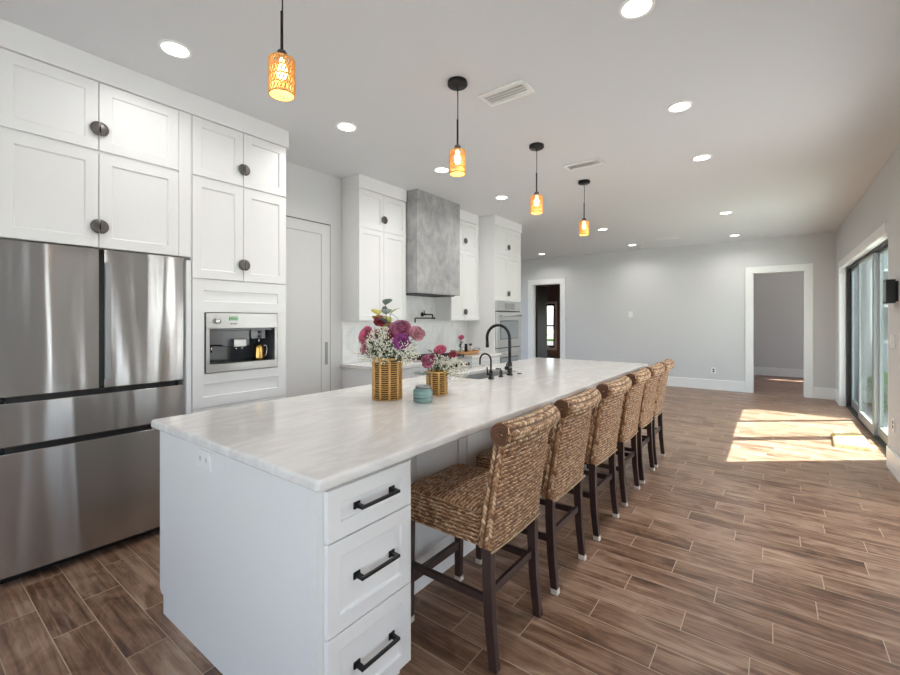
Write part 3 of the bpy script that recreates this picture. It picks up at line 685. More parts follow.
for z0, z1 in ((.697, .862), (.399, .692), (.098, .394)):
    d = shaker(.838, 1.224, z0, z1, DX, .052).build('drawer', 'white', t, .0015, 1)
    zc = (z0 + z1) / 2
    h = MB().box(DX + .02, DX + .03, .953, 1.134, zc - .0055, zc + .0055)
    for y in (.962, 1.126):
        h.box(DX - .0088, DX + .0195, y - .008, y + .008, zc - .006, zc + .006); h.box(DX - .009, DX - .004, y - .014, y + .014, zc - .012, zc + .012)
    h.build('handle', 'black', d, .0015)
t = thing('power_outlet', 'white double outlet on the end panel of the island', 'outlet', (-1.885, .8145, .82))
MB().box(-1.948, -1.822, .809, .8145, .782, .858).build('plate', 'outlet', t, .002)
for x in (-1.913, -1.857):
    s_ = MB().box(x - .02, x + .02, .8075, .8088, .80, .84).build('socket', 'outlet', t)
    MB().box(x - .006, x - .0035, .8068, .8073, .812, .83).box(x + .0035, x + .006, .8068, .8073, .812, .83).build('slot', 'alu', s_)
# sink
t = thing('sink_basin', 'stainless undermount sink basin set into the island worktop', 'sink', (-2.06, 3.26, .66))
m = MB(); z0, z1 = .665, .8815; th = .004
for a in (0, 1):
    o_ = th * a; zz = z0 - th * a
    m.add([(SX0 - .006 - o_, SY0 - .006 - o_, z1), (SX1 + .006 + o_, SY0 - .006 - o_, z1), (SX1 + .006 + o_, SY1 + .006 + o_, z1), (SX0 - .006 - o_, SY1 + .006 + o_, z1),
           (SX0 + .006 - o_, SY0 + .006 - o_, zz), (SX1 - .006 + o_, SY0 + .006 - o_, zz), (SX1 - .006 + o_, SY1 - .006 + o_, zz), (SX0 + .006 - o_, SY1 - .006 + o_, zz)],
          [(0, 1, 5, 4), (1, 2, 6, 5), (2, 3, 7, 6), (3, 0, 4, 7), (4, 5, 6, 7)])
m.f += [[0, 1, 9, 8], [1, 2, 10, 9], [2, 3, 11, 10], [3, 0, 8, 11]]; m.sm += [False] * 4
m.build('bowl', 'steel2', t)
MB().lathe([(.0005, .672), (.035, .672), (.045, .6655), (.0005, .6655)], (-2.06, 3.26, 0), 24).build('drain', 'chrome', t)
# faucets
def arc(cx, cz, r, a0, a1, y, n=14): return [(cx + r * math.cos(a0 + (a1 - a0) * k / n), y, cz + r * math.sin(a0 + (a1 - a0) * k / n)) for k in range(n + 1)]
t = thing('kitchen_faucet', 'tall black gooseneck faucet behind the island sink', 'faucet', (-1.81, 3.27, .9205))
MB().lathe([(.0005, .9205), (.028, .9205), (.028, .928), (.021, .932), (.021, 1.03), (.0145, 1.034), (.0005, 1.034)], (-1.81, 3.27, 0), 24).build('body', 'black', t)
MB().tube([(-1.81, 3.27, 1.033), (-1.81, 3.27, 1.12)] + arc(-1.925, 1.235, .115, 0, PI * .97, 3.27, 18) + [(-2.038, 3.27, 1.20)], .0135, 14).build('spout', 'black', t)
MB().tube([(-2.038, 3.27, 1.199), (-2.036, 3.27, 1.15)], .0155, 14).build('spray_head', 'black', t)
MB().cyl((-1.81, 3.249, .985), (-1.81, 3.205, .985), .016, n=16).tube([(-1.81, 3.21, .985), (-1.80, 3.20, 1.03)], .005, 8).build('handle', 'black', t)
MB().lathe([(.0215, 0.985), (.0225, .987), (.0225, .995), (.0215, .997)], (-1.81, 3.27, 0), 24).build('ring', 'alu', t)
t = thing('filter_faucet', 'small black gooseneck water tap beside the tall black faucet', 'faucet', (-1.81, 2.96, .9205))
MB().lathe([(.0005, .9205), (.024, .9205), (.024, .932), (.015, .936), (.015, .985), (.008, .99), (.0005, .99)], (-1.81, 2.96, 0), 20).build('body', 'black', t)
MB().tube([(-1.81, 2.96, .989), (-1.81, 2.96, 1.03)] + arc(-1.862, 1.07, .052, 0, PI, 2.96, 12) + [(-1.914, 2.96, 1.03)], .0075, 10).build('spout', 'black', t)
MB().cyl((-1.81, 2.945, .965), (-1.81, 2.91, .965), .009, n=12).tube([(-1.81, 2.912, .965), (-1.815, 2.91, 1.02)], .006, 8).build('lever', 'black', t)
t = thing('soap_dispenser', 'short black soap dispenser between the two black faucets', 'soap dispenser', (-1.81, 3.12, .9205))
MB().lathe([(.0005, .9205), (.02, .9205), (.02, .927), (.0135, .93), (.0135, .975), (.0005, .976)], (-1.81, 3.12, 0), 20).build('collar', 'black', t)
MB().tube([(-1.81, 3.12, .9755), (-1.81, 3.12, .986), (-1.86, 3.12, .986)], .006, 8).build('pump_nozzle', 'black', t)
tag(MB().lathe([(.0005, .9205), (.021, .9205), (.021, .926), (.0005, .927)], (-1.785, 3.40, 0), 20).build('air_switch', 'black'), 'flat black air switch button on the marble beyond the tall faucet', 'button')

# ---------------------------------------------------------------- baskets, candle, flowers
def basket(label, cx, cy, z, r, h, rows, n):
    t = thing('cane_basket_vase', label, 'vase', (cx, cy, z), 'cane basket vases on the island')
    MB().lathe([(.0005, z + .004), (r - .012, z + .004), (r - .012, z + h - .02), (r - .016, z + h - .02), (r - .016, z + .012), (.0005, z + .012)], (cx, cy, 0), 32).build('liner', 'liner', t)
    m = MB()
    for k in range(rows):
        zz = z + .006 + (h - .012) * k / (rows - 1); path = []
        for q in range(60):
            a = 2 * PI * q / 60; rr = r + .0022 * math.cos(a * n + (PI if k % 2 else 0))
            path.append((cx + rr * math.cos(a), cy + rr * math.sin(a), zz + random.uniform(-.0006, .0006)))
        m.tube(path, .0036, 5, True)
    m.build('cane_rings', 'cane', t)
    m = MB()
    for q in range(n):
        for d in (-.035, .035):
            a = 2 * PI * q / n + d
            m.tube([(cx + (r + .003) * math.cos(a), cy + (r + .003) * math.sin(a), z + .001), (cx + (r + .003) * math.cos(a), cy + (r + .003) * math.sin(a), z + h - .001)], .0036, 5)
    m.build('stakes', 'cane_light', t)
    m = MB(); m.tube([(cx + r * math.cos(2 * PI * q / 48), cy + r * math.sin(2 * PI * q / 48), z + h) for q in range(48)], .006, 6, True)
    m.build('rim', 'cane_light', t)
V1 = (-1.868, 1.854); V2 = (-1.723, 2.153)
basket('tall cane basket vase with the big bouquet on the island', V1[0], V1[1], .9205, .086, .245, 19, 10)
basket('short cane basket vase behind the teal candle on the island', V2[0], V2[1], .9205, .064, .145, 12, 9)
t = thing('candle_jar', 'teal glass candle jar with silver lid ring on the island', 'candle', (-1.628, 1.906, .9205))
MB().lathe([(.0005, .9205), (.052, .9205), (.057, .93), (.057, .985), (.053, .996), (.047, 1.0), (.0005, .999)], (-1.628, 1.906, 0), 40).build('jar', 'jar', t)
MB().lathe([(.0005, 1.0005), (.043, 1.0005), (.043, 1.012), (.040, 1.016), (.0005, 1.013)], (-1.628, 1.906, 0), 40).build('lid', 'alu', t)

def petal_patch(m, c, R, ang, tilt, size, curl):
    P = []; rot = R @ Matrix.Rotation(ang, 3, 'Z')
    for i in range(5):
        u = i / 4; row = []
        for j in range(5):
            v = (j / 4 - .5) * 2
            wd = size * (.35 + .75 * math.sin(PI * min(1, u * .62 + .12)))
            rad = size * .16 + math.sin(tilt) * u * size + curl * size * u * u * .35
            p = Vector((rad - .18 * size * v * v * (1 - .3 * u), v * wd * .55, math.cos(tilt) * u * size * 1.05 - curl * size * .18 * u ** 3))
            row.append(c + rot @ p)
        P.append(row)
    m.grid(P)
def flower(name, label, cat, mouth, head, r, mat, group, aim=None, n=(5, 7, 8, 9)):
    head = Vector(head); mouth = Vector(mouth)
    t = thing(name, label, cat, mouth, group)
    ax = (head - mouth).normalized() if aim is None else Vector(aim).normalized()
    R = ax.to_track_quat('Z', 'Y').to_matrix()
    base = head - ax * r * .75
    m = MB()
    for li, cnt in enumerate(n):
        f = li / (len(n) - 1)
        for k in range(cnt):
            petal_patch(m, base, R, 2 * PI * (k + .37 * li) / cnt + random.uniform(-.15, .15), math.radians(6 + 46 * f + random.uniform(-9, 9)), r * (.86 + .1 * f + random.uniform(-.1, .1)), f)
    b = m.build('bloom', mat, t)
    md = b.modifiers.new('thick', 'SOLIDIFY'); md.thickness = .0012
    MB().tube([mouth, mouth.lerp(base, .5) + Vector((0, 0, .01)), base], .0026, 6).build('stem', 'stem', t)
    m = MB()
    for k in range(2): leaf_shape(m, mouth.lerp(base, .35 + .3 * k), Vector((math.cos(k * 2.6 + r * 90), math.sin(k * 2.6 + r * 90), .35)), .05, .018)
    m.build('leaf', 'leaf', t)
def leaf_shape(m, p, d, L, W):
    d = d.normalized(); s = d.cross(Vector((0, 0, 1))).normalized(); u = s.cross(d); P = []
    for i in range(6):
        f = i / 5; wd = W * math.sin(PI * (f * .9 + .06)) ; row = []
        for j in (-1, 0, 1): row.append(p + d * L * f + s * wd * j + u * (.12 * L * math.sin(PI * f) - abs(j) * -.08 * L * .3))
        P.append(row)
    m.grid(P)
def sprig(label, mouth, tip, mat, nl, L, W, group):
    mouth = Vector(mouth); tip = Vector(tip); t = thing('leaf_sprig', label, 'foliage', mouth, group)
    MB().tube([mouth, mouth.lerp(tip, .5) + Vector((0, 0, .012)), tip], .002, 5).build('stem', 'stem', t)
    for k in range(nl):
        f = 1 - .16 * k; a = k * 2.4 + tip.x * 40
        m = MB(); dd = (tip - mouth).normalized() * .5 + Vector((math.cos(a), math.sin(a), .1)); leaf_shape(m, mouth.lerp(tip, f), dd, L, W)
        o = m.build('leaf', mat, t); md = o.modifiers.new('thick', 'SOLIDIFY'); md.thickness = .001
def breath(label, mouth, c, spread, n, group):
    m = MB(); st = MB(); mouth = Vector(mouth)
    for k in range(n):
        while True:
            q = Vector((random.uniform(-1, 1), random.uniform(-1, 1), random.uniform(-1, 1)))
            if q.length < 1: break
        p = Vector(c) + Vector((q.x * spread[0], q.y * spread[1], q.z * spread[2]))
        r = random.uniform(.0035, .0068)
        m.add([p + Vector(v) * r for v in ((1, 0, 0), (-1, 0, 0), (0, 1, 0), (0, -1, 0), (0, 0, 1), (0, 0, -1))], [(0, 2, 4), (2, 1, 4), (1, 3, 4), (3, 0, 4), (2, 0, 5), (1, 2, 5), (3, 1, 5), (0, 3, 5)], None, True)
        if k % 6 == 0: st.tube([mouth, mouth.lerp(p, .6) + Vector((0, 0, .008)), p], .0008, 3, False, False)
    o = m.build('baby_breath', 'breath'); tag(o, label, 'flowers', group, 'stuff')
    st.build('stem', 'stem', o)
m1 = lambda dx, dy: (V1[0] + dx, V1[1] + dy, 1.13)
g1 = 'flowers in the tall cane basket'
flower('rose', 'dark red rose at the very top of the tall basket bouquet', 'flower', m1(0, 0), (-1.925, 1.85, 1.40), .036, 'petal_red', g1, (.5, -.5, .6))
flower('rose', 'large pink bloom drooping over the edge nearest the refrigerator', 'flower', m1(-.03, -.02), (-2.02, 1.80, 1.305), .054, 'petal_pink', g1, (-.15, -.85, .3))
flower('rose', 'mauve pink bloom on the upper faucet side of the tall bouquet', 'flower', m1(.02, .02), (-1.75, 1.85, 1.355), .052, 'petal_mauve', g1, (.5, -.6, .5))
flower('carnation', 'bright purple carnation low on the faucet side of tall bouquet', 'flower', m1(.04, 0), (-1.70, 1.80, 1.278), .038, 'petal_purple', g1, (.6, -.6, .2), (6, 9, 11, 12))
flower('rose', 'dusty pink bloom at the outer faucet side of tall bouquet', 'flower', m1(.03, .04), (-1.645, 1.88, 1.325), .04, 'petal_dusty', g1, (.7, -.4, .4))
flower('rose', 'small dark pink bud in the middle of the tall bouquet', 'flower', m1(-.01, .02), (-1.915, 1.80, 1.315), .026, 'petal_mauve', g1, (.2, -.8, .3))
flower('rose', 'crimson half hidden bloom beside the mauve one in the tall bouquet', 'flower', m1(.01, .01), (-1.80, 1.82, 1.315), .03, 'petal_red', g1, (.2, -.8, .3))
sprig('yellow green leaf sprig behind the dark red rose, refrigerator side', m1(-.02, .03), (-1.975, 1.88, 1.43), 'leaf_yellow', 4, .078, .036, g1)
sprig('yellow green leaf sprig behind the dark red rose, faucet side', m1(.0, .03), (-1.87, 1.88, 1.43), 'leaf_yellow', 4, .075, .034, g1)
sprig('grey eucalyptus sprig standing highest in the tall bouquet', m1(.0, .02), (-1.89, 1.86, 1.49), 'leaf_grey', 5, .066, .034, g1)
sprig('grey eucalyptus leaves right above the mauve bloom', m1(.01, .03), (-1.79, 1.87, 1.40), 'leaf_grey', 4, .064, .036, g1)
for k, (dx, dy, dz, nm) in enumerate(((-.16, -.03, 1.19, 'dark green leaf sprig hanging at the refrigerator side of tall bouquet'), (-.07, -.07, 1.24, 'dark green leaf sprig low under the pink bloom'), (.03, -.08, 1.21, 'dark green leaf sprig under the mauve bloom, over the basket rim'), (.15, 0, 1.2, 'dark green leaf sprig below the purple carnation'))):
    sprig(nm, m1(dx * .3, dy * .3), (V1[0] + dx, V1[1] + dy, dz), 'leaf', 6, .055, .018, g1)
flower('rose', 'small deep pink bloom low over the basket rim, refrigerator side', 'flower', m1(-.02, -.03), (-1.985, 1.765, 1.225), .03, 'petal_dusty', g1, (-.1, -.9, .2))
flower('rose', 'pale pink bloom between the red rose and the mauve bloom', 'flower', m1(0, .03), (-1.86, 1.86, 1.36), .032, 'petal_dusty', g1, (.3, -.6, .5))
for k, (dx, dy, dz, nm) in enumerate(((-.09, -.06, 1.27, 'dark leaves between the big pink bloom and the white sprays'), (.06, -.06, 1.27, 'dark leaves under the crimson bloom of the tall bouquet'), (-.02, -.09, 1.2, 'dark leaves at the middle of the tall basket rim'), (.1, -.03, 1.23, 'dark leaves between purple carnation and basket rim'))):
    sprig(nm, m1(dx * .3, dy * .3), (V1[0] + dx, V1[1] + dy, dz), 'leaf', 7, .05, .02, g1)
breath('white baby breath cloud in the middle of the tall bouquet', m1(0, 0), (-1.86, 1.785, 1.25), (.11, .06, .12), 620, g1)
breath('white baby breath spray drooping toward the refrigerator', m1(-.03, 0), (-2.00, 1.81, 1.20), (.10, .06, .075), 260, g1)
breath('white baby breath spray on the faucet side of tall bouquet', m1(.03, 0), (-1.70, 1.84, 1.21), (.10, .07, .08), 300, g1)
m2 = lambda dx, dy: (V2[0] + dx, V2[1] + dy, 1.04)
g2 = 'flowers in the short cane basket'
flower('rose', 'pink rose standing tallest in the short basket', 'flower', m2(0, 0), (-1.70, 2.16, 1.215), .034, 'petal_pink', g2, (.3, -.6, .7))
flower('rose', 'magenta bloom low at the front of the short basket', 'flower', m2(-.02, -.02), (-1.765, 2.12, 1.14), .042, 'petal_mauve', g2, (.3, -.8, .4))
flower('rose', 'small dark pink bud at the far side of the short basket', 'flower', m2(.02, .01), (-1.63, 2.20, 1.18), .022, 'petal_red', g2, (.4, -.5, .4))
sprig('grey green eucalyptus sprig hanging off the short basket', m2(-.02, -.02), (-1.86, 2.10, 1.045), 'leaf_grey', 5, .05, .024, g2)
sprig('grey green eucalyptus leaves at front of the short basket', m2(0, -.03), (-1.74, 2.07, 1.055), 'leaf_grey', 5, .05, .024, g2)
sprig('dark green leaves behind the magenta bloom in short basket', m2(-.01, .02), (-1.80, 2.2, 1.18), 'leaf', 5, .045, .016, g2)
breath('white baby breath spray spilling from short basket toward the faucet', m2(.02, 0), (-1.585, 2.17, 1.09), (.10, .06, .08), 260, g2)
breath('white baby breath around the pink rose in the short basket', m2(0, 0), (-1.72, 2.16, 1.135), (.10, .06, .05), 170, g2)
# on the tray
t = thing('bud_vase', 'small clear glass bud vase on the wooden tray', 'vase', (-3.42, 4.80, .9355))
MB().lathe([(.0005, .9355), (.027, .9355), (.03, .95), (.028, .985), (.016, 1.01), (.018, 1.03), (.016, 1.03), (.014, 1.01), (.026, .985), (.028, .95), (.0005, .942)], (-3.42, 4.80, 0), 24).build('body', 'clearglass', t)
flower('rose', 'single pink rose in the bud vase on the tray', 'flower', (-3.42, 4.80, .95), (-3.40, 4.79, 1.165), .034, 'petal_pink', 'flower on the tray', (.5, -.4, .6))
sprig('green leaves below the single rose on the tray', (-3.42, 4.80, .96), (-3.42, 4.80, 1.11), 'leaf', 6, .06, .02, 'flower on the tray')
for nm, y, mt in (('black pepper shaker with black cap on the wooden tray', 4.93, 'black'), ('white salt shaker with black cap on the wooden tray', 5.04, 'outlet')):
    t = thing('spice_shaker', nm, 'shaker', (-3.42, y, .9355), 'shakers on the tray')
    MB().lathe([(.0005, .9355), (.022, .9355), (.022, 1.02), (.019, 1.03), (.0005, 1.03)], (-3.42, y, 0), 24).build('body', mt, t)
    MB().lathe([(.0005, 1.0305), (.021, 1.0305), (.021, 1.06), (.0005, 1.062)], (-3.42, y, 0), 24).build('cap', 'black', t)

# ================================================================ STOOLS
def make_stool():
    """modelled at the origin: +X is the back, Y across"""
    t = thing('counter_stool', '', 'stool', (0, 0, 0), 'woven seagrass stools along the island')
    W2 = .218
    # seat: cushion-like woven block
    m = MB(); nx, ny = 10, 10; x0, x1 = -.255, .165; z0 = .485
    zt = lambda a, b: .632 + .012 * (1 - (2 * a - 1) ** 2) * (1 - (2 * b - 1) ** 2) - .006 * (abs(2 * b - 1) ** 6 + abs(2 * a - 1) ** 6)
    top = [[(x0 + (x1 - x0) * i / nx, -W2 + 2 * W2 * j / ny, zt(i / nx, j / ny)) for j in range(ny + 1)] for i in range(nx + 1)]
    m.grid(top, lambda i, j: (2 * W2 * j / ny, (x1 - x0) * i / nx))
    def skirt(pts, L):
        P = [[p, (p[0], p[1], .56), (p[0], p[1], z0)] for p in pts]
        m.grid(P, lambda i, j: (L * i / (len(pts) - 1), (.0, .075, .15)[j]))
    skirt([top[0][j] for j in range(ny + 1)], 2 * W2); skirt([top[nx][j] for j in range(ny + 1)], 2 * W2)
    skirt([top[i][0] for i in range(nx + 1)], x1 - x0); skirt([top[i][ny] for i in range(nx + 1)], x1 - x0)
    m.add([(x0, -W2, z0), (x1, -W2, z0), (x1, W2, z0), (x0, W2, z0)], [(0, 1, 2, 3)], [[(0, 0), (.4, 0), (.4, .4), (0, .4)]])
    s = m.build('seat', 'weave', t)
    bm = bmesh.new(); bm.from_mesh(s.data); bmesh.ops.remove_doubles(bm, verts=bm.verts, dist=.0005); bmesh.ops.recalc_face_normals(bm, faces=bm.faces); bm.to_mesh(s.data); bm.free()
    md = s.modifiers.new('bevel', 'BEVEL'); md.width = .014; md.segments = 3; md.limit_method = 'ANGLE'; md.angle_limit = math.radians(50)
    # backrest
    NJ, NK = 12, 10; zb, zt2 = .475, .93
    bow = lambda b: .026 * (1 - (2 * b - 1) ** 2)
    def rx(b, z):
        f = (z - zb) / (zt2 - zb); return .222 + bow(b) * (.25 + .75 * f) + .062 * f ** 1.25
    def th(z): f = (z - zb) / (zt2 - zb); return .068 - .018 * f
    m = MB(); rear = []; front = []
    for j in range(NJ + 1):
        b = j / NJ; y = -W2 - .002 + (2 * W2 + .004) * b
        rear.append([(rx(b, zb + (zt2 - zb) * k / NK), y, zb + (zt2 - zb) * k / NK) for k in range(NK + 1)])
        front.append([(rx(b, z) - th(z), y, z) for z in (zb + (zt2 - zb) * k / NK for k in range(NK + 1))])
    uvf = lambda i, j: (2 * W2 * i / NJ, (zt2 - zb) * j / NK)
    m.grid(rear, uvf); m.grid(front, uvf)
    for a in (0, NJ): m.grid([rear[a], front[a]], lambda i, j: ((zt2 - zb) * j / NK, .031 * i))
    for k in (0, NK): m.grid([[rear[j][k] for j in range(NJ + 1)], [front[j][k] for j in range(NJ + 1)]], lambda i, j: (2 * W2 * j / NJ, .05 * i))
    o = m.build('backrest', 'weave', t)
    bm = bmesh.new(); bm.from_mesh(o.data); bmesh.ops.remove_doubles(bm, verts=bm.verts, dist=.0005); bmesh.ops.recalc_face_normals(bm, faces=bm.faces); bm.to_mesh(o.data); bm.free()
    md = o.modifiers.new('bevel', 'BEVEL'); md.width = .01; md.segments = 3; md.limit_method = 'ANGLE'; md.angle_limit = math.radians(55)
    # scrolled top roll
    m = MB(); path = []
    for j in range(NJ + 1):
        b = j / NJ; path.append((rx(b, zt2) - .012, -W2 - .010 + (2 * W2 + .020) * b, .951))
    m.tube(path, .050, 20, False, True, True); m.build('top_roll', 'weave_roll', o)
    for q, sg in ((path[0], -1), (path[-1], 1)):                # coiled rope ends of the roll
        sp = [(q[0] + (.046 - .040 * k / 60) * math.cos(k * .42), q[1] + sg * .002, q[2] + (.046 - .040 * k / 60) * math.sin(k * .42)) for k in range(61)]
        MB().tube(sp, .0065, 5).build('roll_end', 'rope', o)
    m = MB(); loop = [(r[0][0] + .002, r[0][1], zb - .001) for r in rear]
    m.tube(loop, .004, 6).build('piping', 'piping', o)
    # legs
    def leg(path, wx, wy):
        m = MB(); P = []
        for (x, y, z), f in path: P.append([(x - wx * f, y - wy * f, z), (x + wx * f, y - wy * f, z), (x + wx * f, y + wy * f, z), (x - wx * f, y + wy * f, z)])
        m.grid(P, None, False, False, True); m.add(P[0], [(0, 1, 2, 3)]); m.add(P[-1], [(3, 2, 1, 0)]); return m
    for sy in (-1, 1):
        y = sy * (W2 - .02)
        lg = leg([((.197, y, .484), 1), ((.197, y, .38), 1), ((.205, y, .2), .95), ((.222, y, .0265), .85)], .0205, .0195).build('leg', 'leg', t, .003)
        leg([((.222, y, .026), 1), ((.225, y, .001), 1)], .019, .0185).build('foot_cap', 'felt', lg, .004)
        lg = leg([((-.232, y, .484), 1), ((-.236, y, .0265), .85)], .0195, .0195).build('leg', 'leg', t, .003)
        leg([((-.236, y, .026), 1), ((-.236, y, .001), 1)], .019, .0185).build('foot_cap', 'felt', lg, .004)
        MB().box(-.2135, .181, y - .009, y + .009, .252, .285).build('stretcher', 'leg', t, .002)
    MB().box(.188, .206, -W2 + .041, W2 - .041, .275, .31).build('stretcher', 'leg', t, .002)
    MB().box(-.246, -.222, -W2 + .041, W2 - .041, .175, .215).build('stretcher', 'leg', t, .002)
    MB().box(-.20, .17, -W2 + .05, W2 - .05, .468, .4835).build('seat_rail', 'leg', t, .002)
    return t
ords = ['first woven stool, standing beside the white drawers', 'second woven stool from the white drawers along the island', 'third woven stool from the white drawers along the island',
        'fourth woven stool from the white drawers along the island', 'fifth woven stool from the drawers, one before the island end', 'last woven stool at the far island end, towards the grey wall']
st0 = make_stool()
for i, y0 in enumerate((1.455, 2.057, 2.725, 3.345, 3.90, 4.40)):
    o = st0 if i == 0 else clone(st0)
    o.location = (-1.112, y0 + .222, 0); o['label'] = ords[i]
    if i == 5:                                    # the first stool's rear legs stand on bare wood, without felt caps
        for lg in st0.children:
            for cp in lg.children:
                if cp.name.startswith('foot_cap') and max(v.co.x for v in cp.data.vertices) > 0:
                    cp.material_slots[0].link = 'OBJECT'; cp.material_slots[0].material = M['leg']
    o.rotation_euler.z = (0, 0, -.015, .01, 0, .02)[i]

# ================================================================ CEILING FITTINGS
def downlight_proto():
    t = thing('recessed_light', '', 'ceiling light', (0, 0, 0), 'recessed ceiling lights')
    MB().lathe([(.066, 0), (.066, -.004), (.072, -.0075), (.082, -.006), (.084, 0)], (0, 0, 0), 36).build('trim_ring', 'trim', t)
    MB().lathe([(.0005, -.0035), (.066, -.0035), (.066, -.001), (.0005, -.001)], (0, 0, 0), 36).build('lens', 'lamp', t)
    return t
proto = downlight_proto(); first = True
spots = [(-2.70, 1.008, 'recessed light above the steel refrigerator'), (-2.70, 2.231, 'recessed light above the pantry door aisle'), (-2.70, 3.456, 'recessed light facing the grey range hood'), (-2.71, 4.69, 'recessed light facing the wall oven cabinet'),
         (-4.30, 9.30, 'recessed light above the dark doorway in the far wall'), (-2.295, 7.37, 'recessed light just beyond the last pendant'), (-2.295, 9.29, 'recessed light beside the smoke detector'),
         (-.53, 2.228, 'recessed light at the top of the picture, open floor row'), (-.53, 3.456, 'second recessed light of the open floor row'), (-.53, 4.669, 'third recessed light of the open floor row'), (-.53, 7.29, 'fourth recessed light of the open floor row'), (-.54, 9.33, 'last recessed light of the row, by the far wall')]
for x, y, lb in spots + [(-.53, 1.0, None), (-.53, -1.0, None), (-2.7, -1.0, None)]:
    if lb:
        o = proto if first else clone(proto); first = False
        o.location = (x, y, ZC - .0005); o['label'] = lb
    l = bpy.data.lights.new('downlight_lamp', 'AREA'); l.shape = 'DISK'; l.size = .12; l.energy = LAMP_W; l.color = (1, .98, .95); l.spread = math.radians(150)
    if lb:
        lo = bpy.data.objects.new('lamp', l); COL.objects.link(lo); lo.parent = o; lo.location = (0, 0, -.012)
# pendants
def pendant_proto():
    t = thing('pendant_light', '', 'pendant light', (0, 0, 0), 'rattan pendants over the island')       # origin on the ceiling
    MB().lathe([(.0005, 0), (.062, 0), (.064, -.008), (.064, -.024), (.058, -.03), (.0005, -.03)], (0, 0, 0), 32).build('canopy', 'black', t)
    MB().tube([(0, 0, -.03), (.003, 0, -.12), (.001, .002, -.25)], .0032, 8).build('cord', 'black', t)
    MB().cyl((0, 0, -.245), (0, 0, -.41), .006, n=12).build('rod', 'black', t)
    MB().lathe([(.0005, -.409), (.017, -.411), (.022, -.425), (.022, -.441), (.0005, -.442)], (0, 0, 0), 24).build('socket_cap', 'bronze', t)
    z0, z1, r = -.593, -.450, .050
    m = MB(); n = 22
    for z in (z0, z0 + .036, z0 + .071, z0 + .107, z1): m.tube([(r * math.cos(2 * PI * q / 36), r * math.sin(2 * PI * q / 36), z) for q in range(36)], .0028 if z not in (z0, z1) else .0038, 5, True)
    zs = (z0, z0 + .036, z0 + .071, z0 + .107, z1)
    for b in range(4):
        for q in range(n):
            a = 2 * PI * (q + .5 * (b % 2)) / n
            for d in (-.11, .11):
                m.tube([((r + .001) * math.cos(a + d * e), (r + .001) * math.sin(a + d * e), zs[b] + (zs[b + 1] - zs[b]) * f) for e, f in ((1, 0), (.25, .5), (1, 1))], .0028, 4, False, False)
    sh = m.build('rattan_shade', 'rattan', t)
    MB().tube([(.02, 0, -.4415), (r, 0, z1)], .0025, 5).tube([(-.02, 0, -.4415), (-r, 0, z1)], .0025, 5).tube([(0, .02, -.4415), (0, r, z1)], .0025, 5).tube([(0, -.02, -.4415), (0, -r, z1)], .0025, 5).build('spider', 'rattan', t)
    MB().lathe([(.0005, -.443), (.012, -.444), (.013, -.462), (.022, -.488), (.024, -.506), (.017, -.526), (.0005, -.534)], (0, 0, 0), 20).build('bulb', 'bulb', t)
    l = bpy.data.lights.new('bulb_glow', 'POINT'); l.energy = 1.5; l.color = (1, .70, .36); l.shadow_soft_size = .03
    lo = bpy.data.objects.new('bulb_glow', l); COL.objects.link(lo); lo.parent = t; lo.location = (0, 0, -.56)
    return t
pp = pendant_proto()
for i, (y, lb) in enumerate((((-1.635, 1.01), 'rattan pendant hanging by the refrigerator end of the island, canopy cut off'), ((-1.617, 2.235), 'second rattan pendant, with its round black canopy beside the big vent'), ((-1.652, 3.466), 'third rattan pendant, over the island sink'), ((-1.66, 4.68), 'last rattan pendant over the far island end'))):
    o = pp if i == 0 else clone(pp); o.location = (*y, ZC - .0005); o['label'] = lb
# vents and smoke detector
for lb, x0, x1, y0, y1 in (('largest white ceiling vent between second and third pendant', -1.605, -1.265, 2.452, 2.634), ('middle white ceiling vent near the last pendant', -1.66, -1.30, 4.085, 4.245), ('thin white ceiling vent by the far wall', -1.76, -1.39, 8.85, 9.0)):
    t = thing('air_vent', lb, 'vent', ((x0 + x1) / 2, (y0 + y1) / 2, ZC - .001), 'ceiling air vents'); f = .028; zt_ = ZC - .001
    MB().box(x0, x1, y0, y0 + f, zt_ - .012, zt_).box(x0, x1, y1 - f, y1, zt_ - .012, zt_).box(x0, x0 + f, y0 + f, y1 - f, zt_ - .012, zt_).box(x1 - f, x1, y0 + f, y1 - f, zt_ - .012, zt_).build('frame', 'trim', t, .003)
    MB().box(x0 + f, x1 - f, y0 + f, y1 - f, zt_ - .002, zt_).build('duct', 'wall', t)
    n = 4; m = MB()
    for k in range(n):
        yk = y0 + f + (y1 - y0 - 2 * f) * (k + .5) / n; hw = (y1 - y0 - 2 * f) / n * .47
        m.add([(x0 + f, yk - hw, zt_ - .011), (x1 - f, yk - hw, zt_ - .011), (x1 - f, yk + hw, zt_ - .004), (x0 + f, yk + hw, zt_ - .004), (x0 + f, yk - hw, zt_ - .0095), (x1 - f, yk - hw, zt_ - .0095), (x1 - f, yk + hw, zt_ - .0025), (x0 + f, yk + hw, zt_ - .0025)],
              [(0, 1, 2, 3), (4, 7, 6, 5), (0, 4, 5, 1), (1, 5, 6, 2), (2, 6, 7, 3), (3, 7, 4, 0)])
    m.build('slats', 'trim', t)
t = thing('smoke_detector', 'small white smoke detector on the ceiling by the far wall', 'smoke detector', (-2.18, 9.53, ZC - .001))
MB().lathe([(.0005, ZC - .036), (.045, ZC - .035), (.058, ZC - .02), (.06, ZC - .001), (.0005, ZC - .001)], (-2.18, 9.53, 0), 28).build('cover', 'trim', t)
MB().lathe([(.0005, ZC - .038), (.012, ZC - .038), (.012, ZC - .0362), (.0005, ZC - .0362)], (-2.18, 9.53, 0), 16).build('test_button', 'outlet', t)

